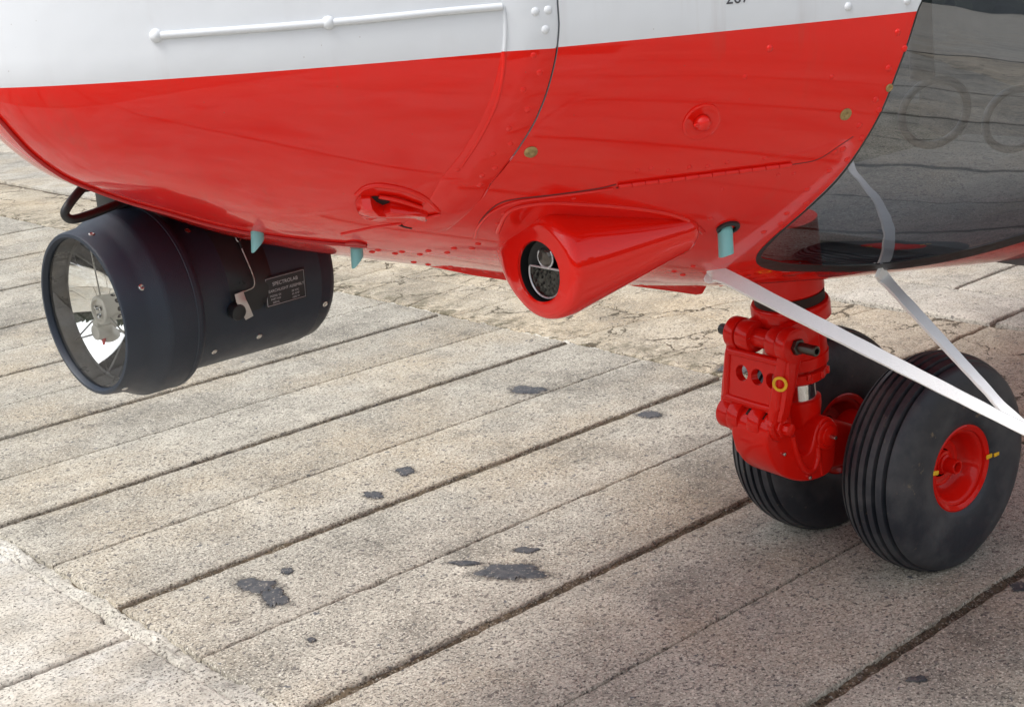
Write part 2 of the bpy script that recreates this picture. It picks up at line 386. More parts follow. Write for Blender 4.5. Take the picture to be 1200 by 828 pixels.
GX0, GX1, GY0, GY1 = -2.86, 13.4, -2.68, 16.2
def rect(x0, x1, y0, y1): return [(x0, y0), (x1, y0), (x1, y1), (x0, y1)]
def build_ground():
    global ground
    bm = bmesh.new()
    o = [bm.verts.new(p) for p in ((-900, -900, 0), (900, -900, 0), (900, 900, 0), (-900, 900, 0))]
    i = [bm.verts.new(p) for p in ((GX0, GY0, 0), (GX1, GY0, 0), (GX1, GY1, 0), (GX0, GY1, 0))]
    l = [bm.verts.new(p) for p in ((GX0, GY0, -.017), (GX1, GY0, -.017), (GX1, GY1, -.017), (GX0, GY1, -.017))]
    for k in range(4):
        q = (k + 1) % 4; bm.faces.new((o[k], o[q], i[q], i[k])); f = bm.faces.new((i[k], i[q], l[q], l[k])); f.material_index = 1
    f = bm.faces.new(l); f.material_index = 1
    ground = bmobj('ground', bm, [CONF, SOIL], smooth=False)
    tag(ground, kind='structure')
    # joint soil fill: lumpy sheet just under the slab tops
    # rows across X; in each, strips along Y: pitch .338, wide groove and thin crack alternate
    YB = [1.365 + .675 * k for k in range(-6, 22)]
    def strips(x0, x1, mt, ys=YB, halves=True, wide=.0125, thin=.0022, far=False, y0=GY0, y1=GY1, step=.014):
        for a, b in zip(ys, ys[1:]):
            if b <= y0 or a >= y1: continue
            m = (a + b) / 2 + .01 * math.sin(a * 9)
            if halves:
                slab('concrete_slab', rect(x0, x1, a + wide, m - thin), mt, step)
                slab('concrete_slab', rect(x0, x1, m + thin, b - wide), mt, step)
            else: slab('concrete_slab', rect(x0, x1, a + wide, b - wide), mt, step)
    # main row under the nose
    strips(1.195, 3.205, CON)
    # row on the left of it
    for (a, b) in ((-1.9, -.1), (-.1, 1.24), (1.24, 2.575), (2.575, 3.93), (3.93, 5.3), (5.3, 6.9), (6.9, 9), (9, 11), (11, 14)):
        slab('concrete_slab', rect(-.86, 1.150, a + .006, b - .006), CONP, .016, rough=2.2, rim=2)
    strips(-2.86, -.88, CON, halves=False, step=.04)
    # worn sandy band behind the main row, cracked into fragments
    random.seed(23)
    def split(poly, n):
        polys = [poly]
        while len(polys) < n:
            polys.sort(key=lambda P: -abs(sum(P[i][0] * P[(i + 1) % len(P)][1] - P[(i + 1) % len(P)][0] * P[i][1] for i in range(len(P)))))
            P = polys.pop(0)
            L = [math.hypot(P[(i + 1) % len(P)][0] - P[i][0], P[(i + 1) % len(P)][1] - P[i][1]) for i in range(len(P))]
            i = L.index(max(L)); j = (i + len(P) // 2) % len(P)
            if L[j] < .1: j = max((q for q in range(len(P)) if q != i), key=lambda q: L[q])
            t = random.uniform(.35, .65); u = random.uniform(.3, .7)
            A = [P[i][c] + (P[(i + 1) % len(P)][c] - P[i][c]) * t for c in (0, 1)]; B = [P[j][c] + (P[(j + 1) % len(P)][c] - P[j][c]) * u for c in (0, 1)]
            if i > j: i, j, A, B = j, i, B, A
            polys += [[tuple(A)] + P[i + 1:j + 1] + [tuple(B)], [tuple(B)] + P[j + 1:] + P[:i + 1] + [tuple(A)]]
        return polys
    def wob(s):
        return (s[0] + .022 * nz(s, 5, 11) + .012 * nz(s, 16, 12), s[1] + .022 * nz(s, 5, 13) + .012 * nz(s, 16, 14))
    for (a, b, k) in ((-2.6, .3, 2), (.3, 2.37, 3), (2.385, 4.02, 6), (4.02, 5.5, 14), (5.5, 7.2, 6), (7.2, 9.4, 5), (9.4, 12.5, 4), (12.5, 16, 3)):
        x1 = 4.14 if b < 4.5 else (3.96 if b < 6 else 3.76)
        for P in split(rect(3.222, x1, a, b), k):
            slab('slab_fragment', P, CONO, .02, gap=.0006, extra=wob, z=-.004, rough=1.6)
    for (a, b, xs) in ((-2.6, .3, 4.165), (.3, 2.37, 4.165), (2.385, 4.02, 4.165), (4.02, 5.5, 3.99), (5.5, 7.2, 3.80), (7.2, 9.4, 3.80), (9.4, 12.5, 3.80), (12.5, 16, 3.80)):
        slab('concrete_slab', rect(xs + .006, 4.495, a, b - .006), CONF, .02, rough=2)
    for x0 in (4.51, 6.52, 8.53, 10.54):
        strips(x0, x0 + 1.995, CONF if x0 < 8 else CON, wide=.008, halves=False, step=.03)
    # mortar lumps along the left joint
    bm = bmesh.new()
    for (xa, xb, y0, y1, zt) in ((1.146, 1.203, -2.5, 15, -.0040), (3.205, 3.222, -2.5, 4.4, -.006)):
        nx, ny = 8, int((y1 - y0) / .012)
        if y1 > 9: y1 = 6; ny = int((y1 - y0) / .012)
        V = [[bm.verts.new((xa + (xb - xa) * i / nx + (.016 * nz((xa + i * .02, y0 + .012 * j), 5, 20) + .008 * nz((xa + i * .02, y0 + .012 * j), 22, 25)), y0 + (y1 - y0) * j / ny,
              zt - .012 * abs(2 * i / nx - 1) ** 4 + .008 * nz((i * .01, .012 * j), 34, 21) + .004 * nz((i * .01, .012 * j), 120, 22) - .005 * cl01(nz((0, .012 * j), 6, 24) * 4))) for i in range(nx + 1)] for j in range(ny + 1)]
        for j in range(ny):
            for i in range(nx): bm.faces.new((V[j][i], V[j][i + 1], V[j + 1][i + 1], V[j + 1][i]))
    tag(bmobj('mortar_joint', bm, MORT, ground), kind='stuff')
    # soil in the grooves: an uneven sheet below the slab rims
    bm = bmesh.new()
    for yb in YB:
        if not -1 < yb < 8: continue
        ny, nx = 4, 170
        V = [[bm.verts.new((1.19 + 2.02 * i / nx, yb + .018 * (j / ny - .5) * 2, -.0135 + .007 * abs(j / ny - .5) * 2 + .006 * nz((i * .012, yb), 14, 31) + .004 * nz((i * .012, yb + j * .01), 60, 32))) for j in range(ny + 1)] for i in range(nx + 1)]
        for i in range(nx):
            for j in range(ny): bm.faces.new((V[i][j], V[i + 1][j], V[i + 1][j + 1], V[i][j + 1]))
    tag(bmobj('groove_soil', bm, SOIL, ground), kind='stuff')
    # tar patches: low lumps stuck to the slabs
    def tarpatch(px, py, wpx, hpx, seed):
        c = ground_at(px, py); a = ground_at(px - wpx / 2, py); b = ground_at(px + wpx / 2, py); u = (b - a) / 2
        d = ground_at(px, py + hpx / 2) - ground_at(px, py - hpx / 2); v = d / 2
        n = 110; V = []; F = []
        for ring, zz in ((1.0, .0005), (.93, .003), (.6, .0042), (.25, .0036)):
            for k in range(n):
                th = 2 * math.pi * k / n; rr = 1 + .42 * nz((math.cos(th), math.sin(th)), 1.3, seed) + .22 * nz((math.cos(th), math.sin(th)), 4, seed + 1) + .16 * nz((math.cos(th), math.sin(th)), 9, seed + 2) + .12 * nz((math.cos(th), math.sin(th)), 24, seed + 3)
                p = c + (u * math.cos(th) + v * math.sin(th)) * rr * ring
                V.append((p.x, p.y, zz + (.0012 * nz((p.x, p.y), 60, 3) if ring < 1 else 0)))
        for r in range(3):
            for k in range(n): F.append((r * n + k, r * n + (k + 1) % n, (r + 1) * n + (k + 1) % n, (r + 1) * n + k))
        F.append(tuple(range(3 * n, 4 * n)))
        mesh('tar_patch', V, F, TAR, ground)
        m2 = 48; V = [tuple(c + Vector((0, 0, .0006)))]; rr_ = (.75, 1.0, 1.55)
        for q in rr_:
            for k in range(m2):
                th = 2 * math.pi * k / m2; p = c + (u * math.cos(th) + v * math.sin(th)) * q * (1 + .42 * nz((math.cos(th), math.sin(th)), 1.3, seed)); V.append((p.x, p.y, .0006))
        F = [(0, 1 + k, 1 + (k + 1) % m2) for k in range(m2)] + [(1 + r * m2 + k, 1 + r * m2 + (k + 1) % m2, 1 + (r + 1) * m2 + (k + 1) % m2, 1 + (r + 1) * m2 + k) for r in range(2) for k in range(m2)]
        so = mesh('oil_stain', V, F, STAIN, ground); at = so.data.attributes.new('edge', 'FLOAT', 'POINT')
        at.data.foreach_set('value', [1.0] * (1 + 2 * m2) + [0.0] * m2)
    for i, a in enumerate(((600, 670, 80, 18), (545, 660, 30, 5), (616, 645, 26, 6), (300, 686, 44, 16), (322, 700, 32, 20), (337, 669, 14, 8),
                           (762, 486, 26, 8), (620, 457, 36, 9), (438, 580, 22, 8), (475, 552, 20, 9), 
                           (1196, 688, 22, 10), (860, 432, 40, 10),
                           (365, 750, 9, 5), (1075, 796, 26, 7))):
        tarpatch(*a, 40 + i * 5)
build_ground()
def grit():
    random.seed(3); bm = bmesh.new()
    V = []; F = []
    for k in range(1500):
        if random.random() < .55:
            x = random.uniform(1.2, 3.2); y = 1.365 + .3375 * random.randint(-3, 9) + random.gauss(0, .02)
        elif random.random() < .5: x = random.gauss(1.16, .035); y = random.uniform(.8, 4.5)
        else: x = random.uniform(.8, 4.4); y = random.uniform(.6, 5)
        r = random.choice((.0012, .0016, .002, .0028)) * random.uniform(.7, 1.3); n0 = len(V); a = random.random() * 6
        for j in range(5): V.append((x + r * math.cos(a + j * 1.257) * random.uniform(.7, 1.4), y + r * math.sin(a + j * 1.257) * random.uniform(.7, 1.4), .0002))
        for j in range(5): V.append((x + r * .6 * math.cos(a + j * 1.257), y + r * .6 * math.sin(a + j * 1.257), r * random.uniform(.5, .9)))
        F.append((n0 + 5, n0 + 6, n0 + 7, n0 + 8, n0 + 9)); F += [(n0 + j, n0 + (j + 1) % 5, n0 + 5 + (j + 1) % 5, n0 + 5 + j) for j in range(5)]
    o = mesh('grit', V, F, simple('grit_stone', (.24, .22, .19), .8, var=.9, vscale=400), ground, smooth=False); tag(o, kind='stuff')
grit()

# ------------------------------------------------------------------ fuselage surface
X0, WW, LW, PW, QW = .6601, .8260, 2.3082, 2.1211, .6119
ZBM, ZT, LB, PB, N1, YC, ZS, ZM = .6118, 1.1228, 2.5666, 2.5775, 2.1421, 1.7054, 1.1960, 1.2277
def cl(x, a=0., b=1.): return max(a, min(b, x))
def zmx(x): t = cl((x - 1.3) / 1.1); return ZM - .17 * t * t * (3 - 2 * t)
def sec(x):
    d = cl((x - X0) / LW); wd = WW * (1 - (1 - d) ** PW) ** QW
    e = cl((x - X0) / LB); zb = ZBM + (ZT - ZBM) * (1 - e) ** PB
    zb += -.013 * math.exp(-((x - 1.02) / .17) ** 2) + .012 * math.exp(-((x - 2.15) / .25) ** 2)
    n = 2 + (N1 - 2) * cl((x - X0) / 2)
    tip = math.sqrt(max(0, 1 - (1 - cl((x - X0) / .12)) ** 2))
    return wd, (zmx(x) - zb) * tip, n, tip
def hull(x, phi, off=0.0):
    wd, h, n, tip = sec(x)
    hu = .62 * tip * (cl((x - X0) / .9) ** .5 * .6 + .4) if phi > 0 else h
    if phi > math.pi: hu = h
    r = (abs(math.cos(phi)) ** n + abs(math.sin(phi)) ** n) ** (-1 / n)
    hh = h if math.sin(phi) < 0 else hu
    P = Vector((x, YC - wd * r * math.cos(phi), zmx(x) + hh * r * math.sin(phi)))
    if off: P += hnorm(x, phi) * off
    return P
def hnorm(x, phi):
    e = .002; x = max(x, X0 + .012)
    a = hull(x + e, phi) - hull(x - e, phi); b = hull(x, phi + e) - hull(x, phi - e)
    n = b.cross(a)
    if n.length < 1e-9: return Vector((-1, 0, 0))
    n.normalize()
    return -n if n.dot(hull(x, phi) - Vector((max(x, X0 + .3), YC, 1.25))) < 0 else n
XA = lambda a: X0 + .0008 + a * a * .55 + a * .06         # a: 0..~2.7
def AX(x):
    q = x - X0 - .0008; return (-.06 + math.sqrt(.0036 + 2.2 * max(q, 0))) / 1.1
XEND = 4.9; AEND = AX(XEND)
gr_a = [AEND * i / 190 for i in range(191)]; gr_p = [-1.75 + 2.2 * j / 130 for j in range(131)]
gv = [hull(XA(a), p) for a in gr_a for p in gr_p]
gf = [(i * 131 + j, (i + 1) * 131 + j, (i + 1) * 131 + j + 1, i * 131 + j + 1) for i in range(190) for j in range(130)]
BV = BVHTree.FromPolygons(gv, gf)
def hit(px, py):
    """where the view ray through a photo pixel meets the near side of the hull -> (x, phi)"""
    for k in range(120):
        loc, nrm, fi, d = BV.ray_cast(CAM, ray(px, py - k))
        if loc is not None:
            wd, h, n, tip = sec(loc.x)
            hh = h if loc.z < zmx(loc.x) else .62 * tip * (cl((loc.x - X0) / .9) ** .5 * .6 + .4)
            return loc.x, math.atan2((loc.z - zmx(loc.x)) / max(hh, 1e-4), (YC - loc.y) / max(wd, 1e-4))
    raise RuntimeError('no hull at %s %s' % (px, py))
def HP(px, py, off=0.0):
    x, p = hit(px, py); return hull(x, p, off)
def HN(px, py): return hnorm(*hit(px, py))

_sp = sorted([(hit(*q)[1], hit(*q)[0]) for q in ((653, -45), (653, -20), (653, 0), (655, 30), (652, 62), (640, 110), (627, 142), (610, 170), (592, 195), (575, 215), (566, 232))])
def xseam(p): return float(np.interp(p, [a for a, b in _sp], [b for a, b in _sp]))
PSE = _sp[0][0]
heli = empty('helicopter', (2.24, 1.70, 0))
tag(heli, 'red and white helicopter nose with twin nose wheels, belly light fairing and tinted chin window', 'helicopter')
_inv = Matrix.Translation((-2.24, -1.70, 0))
def H(o):       # parent to the helicopter, keeping world coordinates in the mesh
    o.parent = heli; o.matrix_parent_inverse = _inv; return o

def dens(pts, k=7): return [(p.x, p.y) for p in smooth_path([(x, y, 0) for x, y in pts], k)]
def build_hull():
    WOUT = [(1092, -60), (1083, -20), (1080, 0), (1075, 12), (1063, 50), (1050, 85), (1033, 128), (1010, 169), (982, 207), (950, 239), (918, 267), (895, 288),
            (886, 301), (890, 311), (912, 317)]
    SOUT = [(a + (1.3 if b < 200 else 2.5 if b < 280 else 6), b + (.8 if b < 280 else -1)) for a, b in WOUT[:-2]] + [(903, 304), (925, 308)]
    LOW = [(960, 318), (1000, 318), (1050, 315), (1100, 308), (1150, 297), (1199, 283)]
    LOWI = [(960, 310), (1000, 311), (1050, 307), (1100, 299), (1150, 288), (1199, 274)]
    def outline(a, b):
        q = [hit(*p) for p in dens(a + b, 6)]
        q = [(AX(x), p) for x, p in q]
        e = q[-1]; x_end = 3.55 if a is WOUT else 3.53
        q += [(AX(x), e[1] + (x - XA(e[0])) * .18) for x in (3.0, 3.3, x_end - .05)]
        ptop = .42 if a is WOUT else .40
        q += [(AX(x_end), e[1] + .25), (AX(x_end), 0.0), (AX(x_end), ptop)]
        q += [(AX(x), ptop) for x in (3.2, 2.9, 2.6, 2.3, 2.05)]
        s = q[0]; q += [(s[0] + .02, ptop - .02)] if ptop > s[1] else []
        return q
    wo = outline(WOUT, LOW); wi = outline(SOUT, LOWI)
    def mirror(q): return [(a, math.pi - p if p > -4 else p) for a, p in q]
    # phi runs -pi..: near side -pi/2..; far side mirrored below: phi' = -pi - phi
    wo2 = [(a, -math.pi - p) for a, p in wo]; wi2 = [(a, -math.pi - p) for a, p in wi]
    def stripe(side):
        o = []
        for i in range(150):
            a = .05 + (AEND - .05) * i / 149; x = XA(a); lo, hi = -math.pi / 2, 0.3
            for _ in range(30):
                m = (lo + hi) / 2
                if hull(x, m).z < ZS: lo = m
                else: hi = m
            o.append((a, lo if side else -math.pi - lo))
        return o
    gapL = [(AX(xseam(p) - .0009 * cl((p - PSE) / .15)), p) for p in np.linspace(PSE, .95, 70)]
    gapR = [(AX(xseam(p) + .0011 * cl((p - PSE) / .15)), p) for p in np.linspace(PSE, .95, 70)][1:]
    s1, s2 = stripe(1), stripe(0)
    P0, P1 = -math.pi - .5, 1.5707
    P0 = -math.pi - .55
    pts = []; edges = []
    def poly(q, closed):
        i0 = len(pts); pts.extend(q); n = len(q)
        edges.extend((i0 + i, i0 + i + 1) for i in range(n - 1))
        if closed: edges.append((i0 + n - 1, i0))
    for q in (wo, wi, wo2, wi2): poly(q, True)
    poly(s1, False); poly(s2, False)
    poly(gapL + gapR[::-1], True)
    con = np.array(pts)
    na = 230; rng = []
    alist = [0.0] + [AEND * i / na for i in range(1, na + 1)]
    plist = list(np.linspace(P0, -1.75, 50)) + list(np.linspace(-1.75, .2, 150))[1:] + list(np.linspace(.2, P1, 22))[1:]
    for i, a in enumerate(alist):
        for j, p in enumerate(plist):
            if not (i in (0, na) or j in (0, len(plist) - 1)):
                if ((con[:, 0] - a) ** 2 * 1.0 + (con[:, 1] - p) ** 2).min() < .005 ** 2: continue
                if p < -1.8 and (i % 3): continue
                if a > 1.9 and i % 2: continue
            pts.append((a, p))
    vs, es, fs, *_ = delaunay_2d_cdt([Vector(p) for p in pts], edges, [], 0, 1e-7)
    V = np.array([(v.x, v.y) for v in vs])
    def inside(poly, P):
        poly = np.array(poly); x, y = P[:, 0], P[:, 1]; c = np.zeros(len(P), bool); n = len(poly); j = n - 1
        for i in range(n):
            xi, yi = poly[i]; xj, yj = poly[j]
            if yi != yj:
                m = ((yi > y) != (yj > y)) & (x < (xj - xi) * (y - yi) / (yj - yi) + xi); c ^= m
            j = i
        return c
    F = np.array([f for f in fs if len(f) == 3]); C = V[F].mean(axis=1)
    inwo = inside(wo, C) | inside(wo2, C); inwi = inside(wi, C) | inside(wi2, C); ingap = inside(gapL + gapR[::-1], C)
    P3 = [hull(XA(a), p) for a, p in V]; N3 = [hnorm(XA(a), p) for a, p in V]
    s1a = np.array(s1); s2a = np.array(s2)
    zc = np.array([P3[f[0]].z + P3[f[1]].z + P3[f[2]].z for f in F]) / 3
    def sub(mask, off, name, mats, mi=None, inner=0):
        idx = np.where(mask)[0]; used = {}; vv = []; nn = []; ff = []
        for k in idx:
            g = []
            for v in F[k]:
                if v not in used: used[v] = len(vv); vv.append(P3[v] + N3[v] * off); nn.append(N3[v])
                g.append(used[v])
            A, B, D = (vv[i] for i in g)
            if (B - A).cross(D - A).dot(nn[g[0]]) < 0: g = g[::-1]
            ff.append(tuple(g))
        me = bpy.data.meshes.new(name); me.from_pydata([tuple(v) for v in vv], [], ff)
        for m in mats: me.materials.append(m)
        if mi is not None: me.polygons.foreach_set('material_index', [int(mi[k]) for k in idx])
        me.polygons.foreach_set('use_smooth', [True] * len(ff))
        me.normals_split_custom_set_from_vertices([tuple(n) for n in nn]); me.update()
        o = H(link(name, me))
        return o
    white = (zc > ZS).astype(int)
    cx3 = np.array([XA(a) for a in C[:, 0]])
    xsm = np.array([xseam(p) for p in C[:, 1]])
    nose = (cx3 < xsm) & ~inwo & ~ingap
    side = (cx3 >= xsm) & ~inwo & ~ingap
    sub(nose, 0, 'nose_skin', [RED_SKIN, WHITE_SKIN], white)
    sub(side, 0, 'side_skin', [RED_SKIN, WHITE_SKIN], white)
    sub(ingap, -.003, 'panel_gap', [DARK, GAPW], white)
    near = C[:, 1] > -math.pi / 2
    for nm, mk in (('near', near), ('far', ~near)):
        seal = sub(inwo & ~inwi & mk, .0006, 'window_seal', [SEAL])
        sub(inwi & mk, -.0005, 'chin_window', [TINT])
build_hull()

# frame strip next to the seam, a thin doubler proud of the skin
def patch(name, x0, x1, p0, p1, off, mt, nx=6, npn=60, xf=None):
    V = []; F = []
    for j in range(npn + 1):
        p = p0 + (p1 - p0) * j / npn
        for i in range(nx + 1):
            u = i / nx; o = off if 0 < i < nx else -.0006
            x = x0 + (x1 - x0) * u
            if xf: x = xf(x, p)
            V.append(hull(x, p, o))
    for j in range(npn):
        for i in range(nx): F.append((j * (nx + 1) + i, j * (nx + 1) + i + 1, (j + 1) * (nx + 1) + i + 1, (j + 1) * (nx + 1) + i))
    return V, F
def strip_obj(x0, x1, p0, p1, off):
    def build(pa, pb, mt, n):
        V = []; F = []; us = [0, .0, .04, .5, .96, 1, 1]; os_ = [-.001, 0.0002, off, off, off, 0.0002, -.001]
        for j in range(n + 1):
            p = pa + (pb - pa) * j / n
            for u, o in zip(us, os_): xs_ = xseam(p); V.append(hull(xs_ - .0016 - .058 * (1 - u), p, o))
        for j in range(n):
            for i in range(6): F.append((j * 7 + i, j * 7 + i + 1, (j + 1) * 7 + i + 1, (j + 1) * 7 + i))
        o = H(mesh('frame_strip', V, F, mt, ang=30)); return o
    # find phi of the paint line
    lo, hi = -math.pi / 2, .3
    for _ in range(30):
        m = (lo + hi) / 2
        if hull((x0 + x1) / 2, m).z < ZS: lo = m
        else: hi = m
    build(p0, lo, RED, 70); build(lo, p1, WHITE, 30)
strip_obj(xseam(-.05) - .03, xseam(-.05) - .03, PSE - .22, .9, .0012)

def hull_line(name, pts, r, mt, sink=.4, k=5, n=8, rf=None, label=None):
    q = [HP(*p) for p in dens(pts, k)]; nn = [HN(*p) for p in dens(pts, k)]
    o = H(bmobj(name, tube_bm(bmesh.new(), [a + b * (r * (1 - 2 * sink)) for a, b in zip(q, nn)], r, n, rf), mt, ang=60))
    if label: o['label'] = label
    return o
# white stiffener bead with its two knobs and its corner
hull_line('stiffener_bead', [(183, 42), (240, 38), (310, 33), (385, 27), (450, 21), (520, 14), (588, 8)], .0043, WHITE, .42)
hull_line('stiffener_bead', [(590, 8), (592, 25), (592, 45), (591, 60)], .0025, WHITE, .5)
hull_line('stiffener_bead', [(591, 62), (590, 80), (586, 105), (578, 130), (560, 165), (540, 195)], .003, RED, .6)
hull_line('stiffener_bead', [(560, 158), (548, 175), (536, 192)], .0012, GAPR, .6)
KNOB = None
def dome_mesh(name, r, h, mt, n=12):
    bm = bmesh.new()
    lathe_bm(bm, [(-.001, r), (0.0, r), (h * .35, r * .93), (h * .7, r * .7), (h * .93, r * .35), (h, 0)], (0, 0, 0), (0, 0, 1), n, cap=False)
    bmesh.ops.recalc_face_normals(bm, faces=bm.faces[:])
    me = bpy.data.meshes.new(name); bm.to_mesh(me); bm.free(); fin(me, mt, True, 80); return me
RIV_W = dome_mesh('rivet_white', .0056, .0030, WHITE); RIV_R = dome_mesh('rivet_red', .0046, .0022, RED)
RIV_S = dome_mesh('rivet_small', .0034, .0016, RED, 10); RIV_L = dome_mesh('rivet_large', .0085, .0035, RED, 20); KN_W = dome_mesh('knob_white', .0078, .0068, WHITE, 20)
def on_hull(name, me, px, py, off=0, xp=None):
    x, p = xp if xp else hit(px, py)
    o = link(name, me); n = hnorm(x, p); P = hull(x, p, off)
    o.matrix_basis = Matrix.Translation(P) @ n.to_track_quat('Z', 'Y').to_matrix().to_4x4()
    o.parent = heli; o.matrix_parent_inverse = _inv
    return o
for p in ((183, 42), (385, 27)): on_hull('bead_knob', KN_W, *p)
for p in ((627, 14), (642, 12), (639, 35)): on_hull('rivet', RIV_W, *p)
on_hull('rivet', RIV_W, 994, 8); on_hull('rivet', RIV_W, 1063, 1)
for p in ((625, 65), (632, 85), (613, 105), (618, 128), (596, 150), (598, 168), (578, 180), (580, 196), (536, 198), (562, 216), (565, 205)): on_hull('rivet', RIV_R, *p)
for p in ((1052, 38), (1060, 57), (1041, 80), (1026, 117), (1030, 129), (1007, 147), (1010, 162), (988, 175), (993, 187), (972, 200), (978, 178), (946, 222), (945, 238), (922, 250), (915, 262), (895, 272), (902, 57)):
    on_hull('rivet', RIV_R if p[0] < 1045 else RIV_R, *p)
for p in ((747, 200), (763, 197), (783, 200), (808, 196), (829, 195), (852, 190), (896, 185), (672, 233), (833, 256), (846, 222), (912, 205), (930, 203), (583, 262), (590, 250), (873, 90), (975, 90)): on_hull('rivet', RIV_S, *p)
for p in ((436, 295), (443, 293), (463, 297), (471, 295), (492, 298), (502, 294), (524, 296), (532, 291), (553, 291), (560, 286), (410, 289), (700, 322), (716, 318), (740, 322), (760, 316), (790, 318), (812, 312), (800, 322), (770, 300), (795, 296)):
    on_hull('rivet', RIV_R, *p)
# rivet rows along the belly edge
for k in range(46):
    x = 1.22 + k * .031
    on_hull('rivet', RIV_R, 0, 0, xp=(x, -1.36 - .02 * (k % 2)))
for k in range(18):
    x = 2.55 + k * .03
    on_hull('rivet', RIV_R, 0, 0, xp=(x, hit(min(1195, 1040 + k * 9), 318 - max(0, k * 9 - 30) * .25)[1] - .02))
# chipped brass screws
def screw(px, py, r, mt, slot=True):
    x, p = hit(px, py); P = hull(x, p); n = hnorm(x, p)
    o = H(lathe('screw', [(-.002, r), (.0008, r), (.0016, r * .85), (.0018, r * .45), (.0006, r * .3), (.0006, 0)], P, n, mt, n=22))
    for c in o.data.vertices: c.co += n * (.0008 * nz((c.co.x * 3, c.co.z * 3), 90, 2))
    return o
screw(622, 178, .0085, BRASS); screw(991, 134, .0085, BRASS); screw(1042, 103, .0055, BRASS)
# red knob in a shallow dish
x, p = hit(822, 143); P = hull(x, p); n = hnorm(x, p)
dish = H(lathe('latch_dish', [(-.002, .026), (.0012, .0255), (.002, .023), (.0008, .020), (.0006, .012)], P, n, RED, n=40, cap=False))
kn = H(lathe('latch_knob', [(-.001, .011), (.005, .0105), (.0095, .008), (.0115, .004), (.0118, 0)], P, n, RED, n=24, cap=False))
H(box('latch_bar', P + n * .004, (Vector((1, 0, 0)), n, n.cross(Vector((1, 0, 0)))), (.034, .006, .006), RED))
# dark seam and the doubler edge that lead to the hinge
hull_line('access_panel_edge', [(556, 278), (560, 266), (572, 251), (586, 243), (606, 236), (640, 231), (680, 226), (718, 221)], .0022, RED, .35)
hull_line('access_panel_gap', [(556, 274), (566, 255), (584, 239), (606, 233), (650, 228), (700, 221), (722, 216)], .0012, GAPR, .55)
hull_line('access_panel_gap', [(722, 220), (780, 213), (840, 205), (928, 193)], .0012, GAPR, .5)
hull_line('access_panel_gap', [(928, 193), (958, 187), (985, 170), (1000, 160)], .0008, GAPR, .6)
hull_line('belly_seam', [(400, 274), (440, 266), (470, 262)], .0018, RED, .45)
# piano hinge: knuckles along the line
a, b = (724, 217), (927, 192); K = 13
for i in range(K):
    t0, t1 = i / K + .0015, (i + 1) / K - .0015
    P0 = HP(a[0] + (b[0] - a[0]) * t0, a[1] + (b[1] - a[1]) * t0, .0022); P1 = HP(a[0] + (b[0] - a[0]) * t1, a[1] + (b[1] - a[1]) * t1, .0022)
    H(cyl('hinge_knuckle', P0, P1, .0035 if i % 2 else .0032, RED, b=.0006, n=14))
# nose cowling lip, along the lower edge of the nose
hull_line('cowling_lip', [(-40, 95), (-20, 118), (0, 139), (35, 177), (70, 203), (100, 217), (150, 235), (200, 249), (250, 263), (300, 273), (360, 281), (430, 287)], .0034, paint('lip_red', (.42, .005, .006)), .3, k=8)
# flap: handle cover, raised and dented, over a dark slot
def flap():
    out = [(417, 237), (424, 230), (434, 229), (441, 236), (449, 240), (457, 237), (475, 241), (492, 246), (501, 249), (500, 259), (488, 262), (468, 262), (448, 261), (431, 257), (421, 248)]
    n = HN(460, 247); base = [HP(*q) for q in out]
    V = []; N = len(base); c = sum(base, Vector()) / N
    for off, s in ((-.001, 1.03), (.007, 1.0), (.011, .93), (.013, .6)):
        for q, (px, py) in zip(base, out):
            f = max(0, (262 - py) / 20)
            V.append(c + (q - c) * s + n * (off * f if off > 0 else off))
    F = [tuple(range(3 * N, 4 * N))] + [(r * N + i, r * N + (i + 1) % N, (r + 1) * N + (i + 1) % N, (r + 1) * N + i) for r in range(3) for i in range(N)]
    bm = bmesh.new()
    for v in V: bm.verts.new(v)
    bm.verts.ensure_lookup_table()
    for f in F: bm.faces.new([bm.verts[i] for i in f])
    o = H(bmobj('latch_flap', bm, RED, ang=50)); 
    s = [(430, 231), (440, 229), (457, 233), (456, 240), (448, 242), (440, 239)]
    bm = bmesh.new(); vv = [bm.verts.new(HP(*q, .0008)) for q in s]; bm.faces.new(vv)
    H(bmobj('latch_slot', bm, DARK, smooth=False))
    H(tube('latch_rod', [HP(444, 228, .003), HP(468, 232, .004), HP(494, 241, .003)], .0028, RED, n=8))
    H(tube('latch_pin', [HP(498, 252, .004), HP(516, 249, .003)], .0022, RED, n=8))
    hull_line('latch_scoop', [(418, 228), (428, 220), (445, 217), (470, 221), (490, 228), (504, 237), (514, 247)], .0035, RED, .5)
    H(bmobj('latch_slot', tube_bm(bmesh.new(), [HP(468, 263, 0), HP(475, 265, .0008), HP(482, 267, 0)], .002, 6), DARK))
flap()
